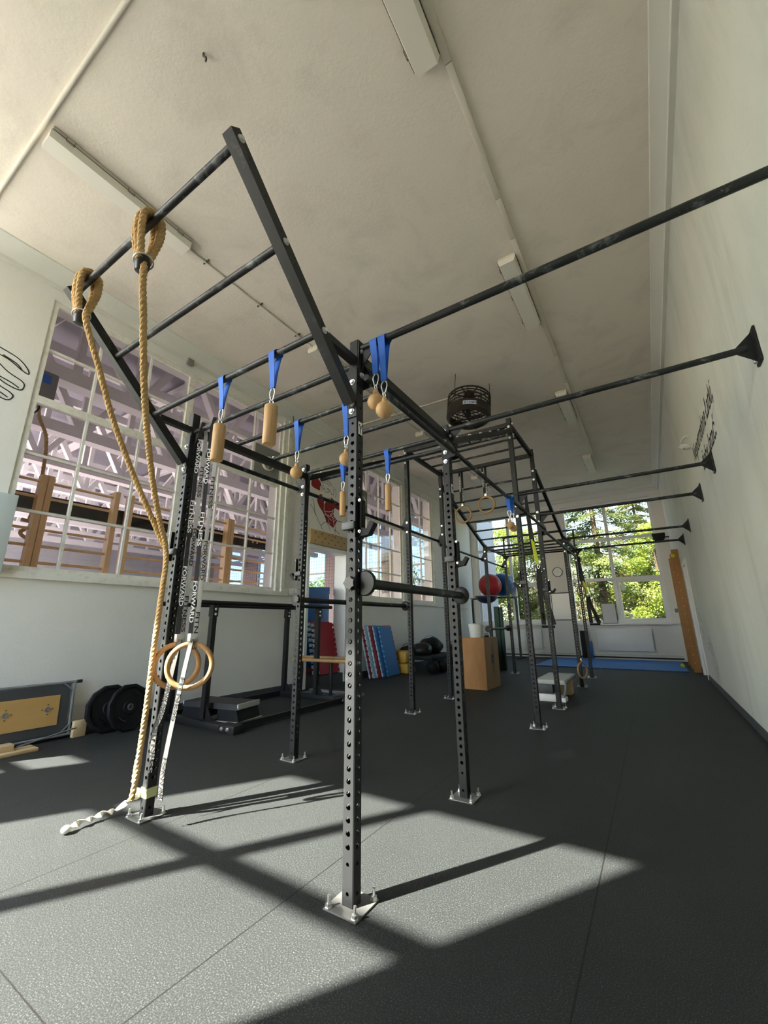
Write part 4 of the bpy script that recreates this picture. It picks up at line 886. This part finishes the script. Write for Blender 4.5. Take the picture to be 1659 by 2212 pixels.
for c in wl: mb.tube(spline([(.0012,y,z) for y,z in c],5),.006,5)
mb.v=[(.0010+max(0,min(v[0]-.0012,.0006)),v[1],v[2]) for v in mb.v]; obj('white_lines',mb,'wall',mur)
bl=[mm((600,270),(700,262),(780,300),(840,400),(850,440)),mm((590,320),(680,290),(760,330),(820,400)),mm((600,360),(660,340),(740,370),(790,420)),mm((880,430),(930,510),(945,620),(930,680)),mm((860,470),(890,560),(880,650)),mm((640,400),(620,450),(640,510),(655,460)),mm((590,410),(600,480),(610,560)),mm((660,480),(690,570),(750,570),(800,545)),mm((720,480),(770,500),(810,545)),mm((735,500),(750,515),(740,530)),mm((815,580),(860,610),(830,630)),mm((670,690),(690,740),(740,785),(790,730),(800,710)),mm((700,720),(740,740),(770,720)),
 mm((400,760),(440,860),(460,1030),(520,1200),(600,1380),(650,1500)),mm((360,880),(430,1000),(480,1140)),mm((605,1400),(650,1340),(730,1300)),mm((740,1330),(800,1440),(830,1540)),mm((985,1285),(1080,1310),(1140,1350)),mm((945,1400),(950,1500),(935,1580)),mm((900,1480),(980,1550),(1050,1620)),mm((505,790),(560,930),(640,1060),(700,1200)),
 [(4.02,3.98),(3.97,4.06),(3.96,4.16),(4.03,4.25),(4.13,4.25),(4.21,4.12)],[(4.02,3.98),(4.05,4.04)],[(3.84,3.86),(3.88,3.80),(3.96,3.78),(4.02,3.82),(3.98,3.88),(3.93,3.86)],[(3.95,3.78),(3.96,3.68)]]
mb=MB()
for c in bl: mb.tube(spline([(.0012,y,z) for y,z in c],5),.0055,5)
mb.v=[(.0009+max(0,min(v[0]-.0012,.0006)),v[1],v[2]) for v in mb.v]; obj('black_lines',mb,'ink',mur)
strokes('wall_sketch','small black line sketch on the wall beside the far left window',[[(11.2,2.46),(11.3,2.30),(11.55,2.22),(11.7,2.34),(11.75,2.5)],[(11.3,2.36),(11.45,2.42),(11.6,2.34)],[(11.45,2.2),(11.55,2.08),(11.7,2.12)],[(11.35,2.42),(11.5,2.5)],[(11.5,2.0),(11.65,1.92)]],XL+.002,.016)
# writing and scuffs on the right wall
wr=thing('wall_lettering','two lines of slanted black handwriting painted on the right wall','wall lettering',(0,0,0))
text('line_of_text','Niepotrzebne Łatki,',.30,(XR-.002,4.75,3.10),(0,-1,0),(0,0,1),'ink',wr,.4,.002,1.95)
text('line_of_text','żeby latać.',.28,(XR-.002,4.15,2.82),(0,-1,0),(0,0,1),'ink',wr,.4,.002,1.15)
tag(obj('wall_spotlight',MB().lathe([(0,-.01),(.05,0),(.07,.03),(.02,.05)],(XR-.05,4.85,3.42),(-.4,0,-1),18).tube(spline([(XR,4.75,3.5),(XR-.05,4.7,3.49),(XR-.09,4.78,3.46),(XR-.06,4.85,3.44)],5),.010,7),'whitepaint'),'small white lamp on a bent arm at the start of the wall writing','wall lamp')
mb=MB(); r_=random.Random(5)
for k in range(46):
    y=7.0+r_.random()*1.9; z=.35+(y-6.9)*.42+(r_.random()-.5)*.5; L=.05+.18*r_.random(); a=r_.uniform(-.5,1.3)
    mb.ribbon([(XR-.0015,y,z),(XR-.0015,y+L*.3*math.cos(a),z+L*.5*math.sin(a)+.02),(XR-.0015,y+L*math.cos(a),z+L*math.sin(a))],.008+.02*r_.random(),(0,.3,1),.0006)
tag(obj('wall_scuff',mb,'stain'),'patch of grey scuff strokes low on the right wall','scuff marks')
# ------------------------------------------------------------------ ceiling
def lamp_fix(x,y0,y1,label,w=.20):
    t_=thing('ceiling_light',label,'ceiling light',(x,(y0+y1)/2,ZC),'long ceiling light boxes'); L=(y1-y0)/2
    obj('housing',MB().cbox((-w/2,-L,-.045),(w/2,L,0),.008),'lampbody',t_)
    pr=[(-w/2-.004,-.045),(w/2+.004,-.045),(w/2-.018,-.115),(-w/2+.018,-.115)]
    obj('diffuser',MB().prism([(a,-L-.008,b) for a,b in pr],(0,2*L+.016,0)),'lamp',t_)
    for s in (-1,1):
        for q in (-.8,0,.8): obj('clip',MB().tube([(s*(w/2+.006),q*L-.03,-.02),(s*(w/2+.010),q*L-.03,-.065),(s*(w/2+.010),q*L+.03,-.065),(s*(w/2+.006),q*L+.03,-.02)],.0028,5),'wire',t_)
    for s in (-1,1): obj('seam_wire',MB().cyl((s*(w/2+.005),-L,-.046),(s*(w/2+.005),L,-.046),.0035,5),'wire',t_)
    return t_
for y0,y1,lb in ((-.98,.31,'nearest ceiling light box at the top edge of the picture'),(2.35,3.62,'second ceiling light box crossed by the first wall bar'),(5.76,7.02,'third ceiling light box crossed by the second wall bar'),(9.35,10.5,'last small ceiling light box of the right row')): lamp_fix(.40,y0,y1,lb)
for y0,y1,lb in ((-1.03,.24,'long ceiling light box at upper left above the ropes'),(2.32,3.6,'ceiling light box half hidden behind the outrigger arm'),(5.8,7.1,'left row ceiling light box behind the rising ladder'),(9.2,10.5,'left row ceiling light box seen through the tower rungs')): lamp_fix(-2.55,y0,y1,lb)
t_=thing('cable_trunking','cream cable trunking along the ceiling beside the right row of lights','cable trunking',(.535,0,ZC))
for a,b in ((-3.6,.40),(.405,1.62),(1.625,2.15),(2.155,4.6),(4.605,5.5),(5.505,7.9),(7.905,9.3)): obj('trunking_section',MB().cbox((-.028,a,-.032),(.028,b,-.002),.004),'conduit',t_)
t_=thing('ceiling_conduit','thin conduit along the ceiling joining the left row of lights','conduit',(0,0,0)); obj('pipe',MB().cyl((-2.58,.26,ZC-.012),(-2.52,12.9,ZC-.012),.012,8),'conduit',t_)
for y in (.5,1.3,2.0,4.6): obj('clip',MB().box((-2.62,y,ZC-.02),(-2.52,y+.012,ZC)),'wire',t_)
tag(obj('ceiling_conduit',MB().cyl((XL+.3,-1.09,ZC-.014),(1.7,-1.05,ZC-.014),.018,10),'conduit'),'white conduit crossing the ceiling at the upper left corner','conduit')
t_=thing('fan_cable','pale cable tube running across the ceiling to the fan','conduit',(0,0,0)); obj('tube',MB().cyl((-4.0,4.80,ZC-.014),(-1.05,4.86,ZC-.014),.014,8),'conduit',t_)
tag(obj('ceiling_hook',MB().tube(spline([(-.98,-.62,ZC+.01),(-.98,-.62,ZC-.03),(-.96,-.61,ZC-.05),(-.98,-.60,ZC-.055)],5),.008,7),'wire'),'small dark hook stub in the ceiling at upper left','hook')
# fan
t_=thing('ceiling_fan','dark round cage fan hanging from the ceiling on thin rods','fan',(-.93,4.52,4.72)); t_.rotation_euler=(-.12,.05,0)
R=.36; mb=MB()
for z in (-.13,-.065,.0,.065,.13,.19): mb.tube([(R*math.cos(2*PI*k/40),R*math.sin(2*PI*k/40),z) for k in range(40)],.011,6,closed=True)
for k in range(10): a=2*PI*k/10; mb.cyl((R*math.cos(a),R*math.sin(a),-.2),(R*math.cos(a),R*math.sin(a),.19),.007,6)
obj('cage',mb,'orangeblk',t_)
obj('drum_band',MB().lathe([(R+.012,-.05),(R+.014,-.20),(R-.04,-.24),(R-.06,-.23),(R-.0,-.19),(R+.004,-.05)],n=48),'orangeblk',t_)
mb=MB()
for r_ in (.10,.16,.22,.28,.33): mb.tube([(r_*math.cos(2*PI*k/36),r_*math.sin(2*PI*k/36),.20) for k in range(36)],.005,5,closed=True); mb.tube([(r_*math.cos(2*PI*k/36),r_*math.sin(2*PI*k/36),-.215) for k in range(36)],.007,5,closed=True)
for a in (0,PI/2,PI,1.5*PI,.8,2.4,4.0,5.5): mb.beam((0,0,.20),(R*math.cos(a),R*math.sin(a),.20),.02,.012); 
for a in (0,PI/2,PI,1.5*PI): mb.beam((0,0,-.215),(R*math.cos(a),R*math.sin(a),-.215),.035,.012)
obj('grille',mb,'orangeblk',t_)
obj('motor',MB().lathe([(0,.33),(.07,.32),(.09,.26),(.09,.06),(.05,.03),(0,.03)],n=24),'orangeblk',t_)
mb=MB()
for k in range(4):
    a=2*PI*k/4+.4; c,s=math.cos(a),math.sin(a); mb.add([(c*.06-s*.03,s*.06+c*.03,.03),(c*.32-s*.07,s*.32+c*.07,.0),(c*.32+s*.05,s*.32-c*.05,.06),(c*.06+s*.02,s*.06-c*.02,.05)],[(0,1,2,3)])
    mb.add([(c*.06-s*.03,s*.06+c*.03,.034),(c*.32-s*.07,s*.32+c*.07,.004),(c*.32+s*.05,s*.32-c*.05,.064),(c*.06+s*.02,s*.06-c*.02,.054)],[(3,2,1,0)])
obj('blades',mb,'orangeblk',t_)
for a in (.6,2.5,4.4): obj('hanging_rod',MB().cyl(((R+.02)*math.cos(a),(R+.02)*math.sin(a),.1),((R+.0)*math.cos(a),(R+.0)*math.sin(a)-.03,.53),.006,6),'wire',t_)
sg=obj('sign_plate',MB().add([((R+.018)*math.cos(a),(R+.018)*math.sin(a),z) for z in (-.175,-.105) for a in [-1.45+.6*k/8 for k in range(9)]],[(k,k+1,10+k,9+k) for k in range(8)]),'sticker',t_)
for k,ch in enumerate('elitverd'):
    a=-1.41+.52*k/7.5; text('letter',ch,.062,((R+.0205)*math.cos(a),(R+.0205)*math.sin(a),-.157),(-math.sin(a),math.cos(a),0),(0,0,1),'ink',sg,0,.001)
# ================================================================== sports hall next door
HX,HYA,HYB,HC=-24.,-.65,16.,6.9
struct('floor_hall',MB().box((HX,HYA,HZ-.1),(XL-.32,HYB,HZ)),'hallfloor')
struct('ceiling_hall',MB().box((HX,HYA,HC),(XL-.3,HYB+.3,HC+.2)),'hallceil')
EW=[(-22.8,-21.0,2.6,6.4),(-19.6,-17.5,2.6,6.4),(-15.9,-13.95,2.6,6.4),(-13.3,-12.6,2.6,6.4),(-11.6,-10.15,2.6,6.4),(-8.6,-6.2,2.6,6.4)]
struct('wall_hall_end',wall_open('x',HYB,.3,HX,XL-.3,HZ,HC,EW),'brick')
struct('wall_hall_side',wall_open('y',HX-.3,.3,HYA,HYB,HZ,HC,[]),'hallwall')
struct('wall_hall_front',wall_open('x',HYA-.3,.3,HX,XW-.3,HZ,HC,[(-23.5,-19,1.2,6.6),(-17.4,-11,1.2,6.6)]).box((XW-.3,HYA-.3,ZC+.2),(XL-.3,HYA,HC)),'hallwall')  # large unseen openings added to let daylight into the hall
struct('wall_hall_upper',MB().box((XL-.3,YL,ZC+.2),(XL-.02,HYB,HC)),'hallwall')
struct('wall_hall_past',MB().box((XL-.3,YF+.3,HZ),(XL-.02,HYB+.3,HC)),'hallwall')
for k,(a,b,z0,z1) in enumerate(EW): window('window_%d'%(8+k),'x',HYB+.12,a,b,z0,z1,[],[],'pvc','glassend',fw=.07,thick_h=[3.9,5.2])
n_=MB()
for k in range(90):
    x=-22.9+k*.19; n_.cyl((x,HYB-.25,2.5),(x,HYB-.25,HC),.006,3)
for k in range(24):
    z=2.5+k*.185; n_.cyl((-23,HYB-.25,z),(-5.8,HYB-.25,z),.006,3)
o=tag(obj('ball_net',n_,'net'),'thin safety net hanging in front of the end windows of the hall','net'); o['kind']='stuff'
# roof trusses along the hall
for k in range(8):
    x=-5.9-2.1*k; t_=thing('roof_truss','white roof truss with zigzag members above the hall, number by distance behind the big window','roof truss',(x,0,0),'white roof trusses in the hall')
    t_['label']=['white zigzag roof truss nearest the big window','second white roof truss behind the big window','third white roof truss behind the big window','fourth white roof truss in the hall roof','fifth white roof truss in the hall roof','sixth white roof truss deep in the hall roof','seventh white roof truss deep in the hall roof','farthest white roof truss of the hall'][k]
    zb,zt=4.85,6.45
    obj('bottom_chord',MB().box((-.13,HYA+.1,zb-.11),(.13,HYB-.35,zb+.11)),'truss',t_); obj('top_chord',MB().box((-.12,HYA+.1,zt-.1),(.12,HYB-.35,zt+.1)),'truss',t_)
    mb=MB(); y=HYA+.3; s=0
    while y<HYB-1.6: mb.beam((0,y,zb if s%2==0 else zt),(0,y+.9,zt if s%2==0 else zb),.12,.16,(1,0,0)); mb.beam((0,y,zb),(0,y,zt),.1,.1,(1,0,0)); y+=.9; s+=1
    obj('diagonals',mb,'truss',t_)
for k in range(6):
    y=HYA+1+k*2.9; tag(obj('roof_purlin',MB().beam((HX+.1,y,6.72),(XL-.4,y,6.72),.16,.16),'truss'),['white purlin','white purlin','white purlin','white purlin','white purlin','white purlin'][0]+' crossing above the hall trusses','roof beam','purlins across the hall roof')
# hall wall bars right behind the glass
def hall_bars(ys,lb):
    t_=thing('wall_bars',lb,'wall bars',(0,0,0),'orange wall bars behind the left windows')
    for y in ys: obj('side_post',MB().box((-4.86,y-.03,HZ),(-4.74,y+.03,2.92)),'stall',t_)
    for k in range(13): z=.5+.195*k; obj('rung',MB().tube([(-4.80,ys[0],z),(-4.80,ys[-1],z)],.017,8),'stall',t_)
hall_bars([-.55,.10],'orange wooden wall bars at the left end behind the big window'); hall_bars([.17,.93],'orange wooden wall bars behind the middle of the big window'); hall_bars([1.12,2.75],'orange wooden wall bars behind the rig upright in the big window'); hall_bars([2.82,3.72],'orange wooden wall bars behind the right end of the big window')
t_=thing('black_beam','long black steel beam across the wall bars behind the big window','beam',(0,0,0)); obj('beam',MB().beam((-4.92,-.6,2.60),(-4.92,3.95,2.63),.05,.20),'blk',t_)
for y in (1.9,2.0,3.4,3.5): obj('bolt',bolt_me,None,t_,(-4.895,y,2.63)).rotation_euler=(0,0,PI/2)
t_=thing('knotted_rope','pale rope with a big knot hanging in the hall behind the left window','rope',(-5.9,.20,4.75)); obj('rope',rope_mb(spline([(0,-.06,.0),(.0,.0,-.6),(.0,.15,-.95),(0,.20,-1.55),(.0,.19,-1.95),(.02,.15,-2.2)],6),.024,.16),'rope',t_)
kn=[(.05*math.cos(a*2)*(1+.2*math.sin(a)),.07*math.sin(a*3)*.8+.15,-2.30+.13*math.sin(a)) for a in [2*PI*k/60 for k in range(60)]]; obj('knot',MB().tube(kn,.024,8,closed=True),'rope',t_)
t_=thing('heater_unit','dark grey heater hanging under the hall roof behind the left window','heater',(-5.9,.12,4.50)); obj('case',MB().cbox((-.25,-.16,-.2),(.25,.16,.22),.03),'grey',t_); obj('blue_label',MB().box((.251,-.05,.02),(.253,.07,.16)),'bluestrap',t_); obj('bracket',MB().beam((0,0,.2),(0,0,.25),.05,.05),'blk',t_); obj('cable',MB().tube(spline([(.1,0,-.2),(.15,.03,-.35),(.1,-.05,-.48),(.0,-.08,-.42)],5),.012,6),'blk',t_)
# ================================================================== outside
struct('ground',MB().box((-60,-40,-.6),(40,70,-.12)),'ground')
def tree(x,y,H,R,kind,mt,n,label,sd,z0=.8,sz=.16):
    r=random.Random(sd); t_=thing('spruce_tree' if kind=='s' else 'broadleaf_tree',label,'tree',(x,y,-.12),'trees outside the far windows')
    obj('trunk',MB().tube([(0,0,0),(.03,0,H*.4),(0,.03,H*.95)],[R*.035+.05,R*.025+.035,.02],10),'bark',t_)
    vs=[];fs=[]; br=MB()
    if kind=='s':
        lv=int(H/.42); nb=9
        for l in range(lv):
            f=l/lv; zc=z0+(H-z0)*f; rl=R*(1-f)**.8*(.8+.3*r.random())+.15
            for b in range(nb):
                a=r.random()*2*PI; br.tube([(0,0,zc),(rl*.9*math.cos(a),rl*.9*math.sin(a),zc-rl*.28)],[.025,.008],4)
                for q in range(max(4,int(n/(lv*nb)))):
                    u=(r.random()**.6)*rl; px,py=u*math.cos(a),u*math.sin(a); pz=zc-u*.30-.25*r.random()*(.4+u/R)
                    px+=r.gauss(0,.13); py+=r.gauss(0,.13); card(vs,fs,r,(px,py,pz),sz*(.7+.6*r.random()),.55,a,-.45)
    else:
        cl=[(r.gauss(0,R*.42),r.gauss(0,R*.42),z0+(H-z0)*(.1+.85*r.random()),R*(.22+.22*r.random())) for _ in range(34)]
        for c in cl: br.tube([(0,0,max(.3,c[2]*.55)),(c[0]*.9,c[1]*.9,c[2])],[.05,.012],5)
        for q in range(n):
            c=r.choice(cl); d=V((r.gauss(0,1),r.gauss(0,1),r.gauss(0,1))).normalized()*c[3]*(r.random()**.35)
            card(vs,fs,r,(c[0]+d.x,c[1]+d.y,c[2]+d.z*.8),sz*(.7+.6*r.random()),.75,r.random()*6.28,r.uniform(-.9,.9))
    obj('branches',br,'bark',t_)
    me=bpy.data.meshes.new('foliage'); me.from_pydata(vs,[],fs); me.materials.append(M[mt]); o=bpy.data.objects.new('foliage',me); COL.objects.link(o); o.parent=t_; o['kind']='stuff'
def card(vs,fs,r,c,s,asp,a,tilt):
    d=V((math.cos(a)*math.cos(tilt),math.sin(a)*math.cos(tilt),math.sin(tilt))); w=V((-math.sin(a),math.cos(a),r.uniform(-.6,.6))).normalized(); c=V(c); o=len(vs)
    for p in (c-d*s*.5,c+w*s*asp*.4-d*s*.1,c+d*s*.5,c-w*s*asp*.4-d*s*.1): vs.append(p[:])
    fs.append((o,o+1,o+2,o+3))
tree(-.6,20.5,13.,3.6,'s','leafA',70000,'tall dark spruce filling the left half of the far right window',1,.8,.12)
tree(1.75,19.5,5.7,1.7,'b','leafB',26000,'sunlit leafy tree at the right side of the far right window',2,.4,.10)
tree(-2.5,18.6,9.5,2.2,'s','leafC',24000,'yellowish spruce behind the far end of the rig',3,.8,.11)
tree(-4.3,19.5,6.0,1.7,'b','leafB',24000,'bright green tree in the far left window',4,.3,.10)
tree(-7.6,23.,6.8,2.0,'b','leafB',8000,'leafy tree beyond the left side of the far left window',5,.3,.15)
tree(1.2,25.5,10.0,3.0,'s','leafC',24000,'distant reddish spruce between the two window trees',6,.8,.15)
tree(4.6,23.,6.0,2.2,'b','leafB',9000,'distant leafy tree at the right edge of the far window',7,.3,.14)
tree(-4.9,26.5,6.0,2.8,'b','leafA',16000,'dark distant tree low in the far left window',8,.2,.16)
tree(-1.2,29.,7.0,3.4,'b','leafA',16000,'dark broad tree far behind the tall spruce',12,.2,.18)
tree(-14,22.,5.2,2.2,'b','leafB',4000,'small tree below the hall end windows',9,.2,.22); tree(-19,23.,5.,2.2,'b','leafB',4000,'small tree at the far left of the hall end windows',10,.2,.22)
tree(-9.3,21.,7.2,2.4,'b','leafA',8000,'darker tree behind the hall window next to the gym',11,.2,.16)
# ================================================================== light
EL=math.radians(41.5); AZ=math.radians(32.)
ld=V((math.sin(AZ)*math.cos(EL),math.cos(AZ)*math.cos(EL),-math.sin(EL)))
su=bpy.data.lights.new('sun','SUN'); su.energy=19.; su.angle=math.radians(.7); su.color=(1,.94,.84)
so=bpy.data.objects.new('sun',su); COL.objects.link(so); so.rotation_euler=ld.to_track_quat('-Z','Y').to_euler(); so.location=(-6,-9,12)
w=bpy.data.worlds.new('World'); S.world=w; w.use_nodes=True; nt=w.node_tree; bg=nt.nodes['Background']
sk=nt.nodes.new('ShaderNodeTexSky'); sk.sky_type='NISHITA'; sk.sun_disc=False; sk.sun_elevation=EL; sk.sun_rotation=math.atan2(-ld.x,-ld.y); sk.air_density=1.2; sk.dust_density=1.2; sk.ozone_density=1.
nt.links.new(sk.outputs[0],bg.inputs[0]); bg.inputs[1].default_value=.55
def portal(c,sx,sz,rot):
    l=bpy.data.lights.new('window_portal','AREA'); l.shape='RECTANGLE'; l.size=sx; l.size_y=sz; l.cycles.is_portal=True
    o=bpy.data.objects.new('window_portal',l); COL.objects.link(o); o.location=c; o.rotation_euler=rot
for a,b,z0,z1 in FH: portal(((a+b)/2,YF+.31,(z0+z1)/2),b-a,z1-z0,(-PI/2,0,0))
for a,b,z0,z1 in BH: portal(((a+b)/2,YB-.26,(z0+z1)/2),b-a,z1-z0,(PI/2,0,0))
portal((XW-.31,(YB+YL)/2,2.95),YL-YB-.6,4.1,(PI/2,0,-PI/2))
# ================================================================== camera
cam=[1.2158,-1.64,1.1425,.5648,.2654,-.0098,882.24]
yaw,pit,rol,f=cam[3:]
fw=V((-math.sin(yaw)*math.cos(pit),math.cos(yaw)*math.cos(pit),math.sin(pit))); rt=V((math.cos(yaw),math.sin(yaw),0)); up=rt.cross(fw)
r2=rt*math.cos(rol)+up*math.sin(rol); u2=up*math.cos(rol)-rt*math.sin(rol)
cd=bpy.data.cameras.new('camera'); co=bpy.data.objects.new('camera',cd); COL.objects.link(co)
mx=Matrix((r2,u2,-fw)).transposed().to_4x4(); mx.translation=V(cam[:3]); co.matrix_world=mx
cd.sensor_fit='VERTICAL'; cd.sensor_height=36.; cd.lens=f/2212*36.; cd.clip_start=.05; cd.clip_end=300
S.camera=co
vs_=S.view_settings; vs_.view_transform='Standard'; vs_.look='None'; vs_.gamma=1; vs_.use_curve_mapping=False; vs_.exposure=1.84
cy=S.cycles; cy.use_denoising=True; cy.max_bounces=10; cy.diffuse_bounces=5; cy.glossy_bounces=3; cy.transparent_max_bounces=12; cy.sample_clamp_indirect=8
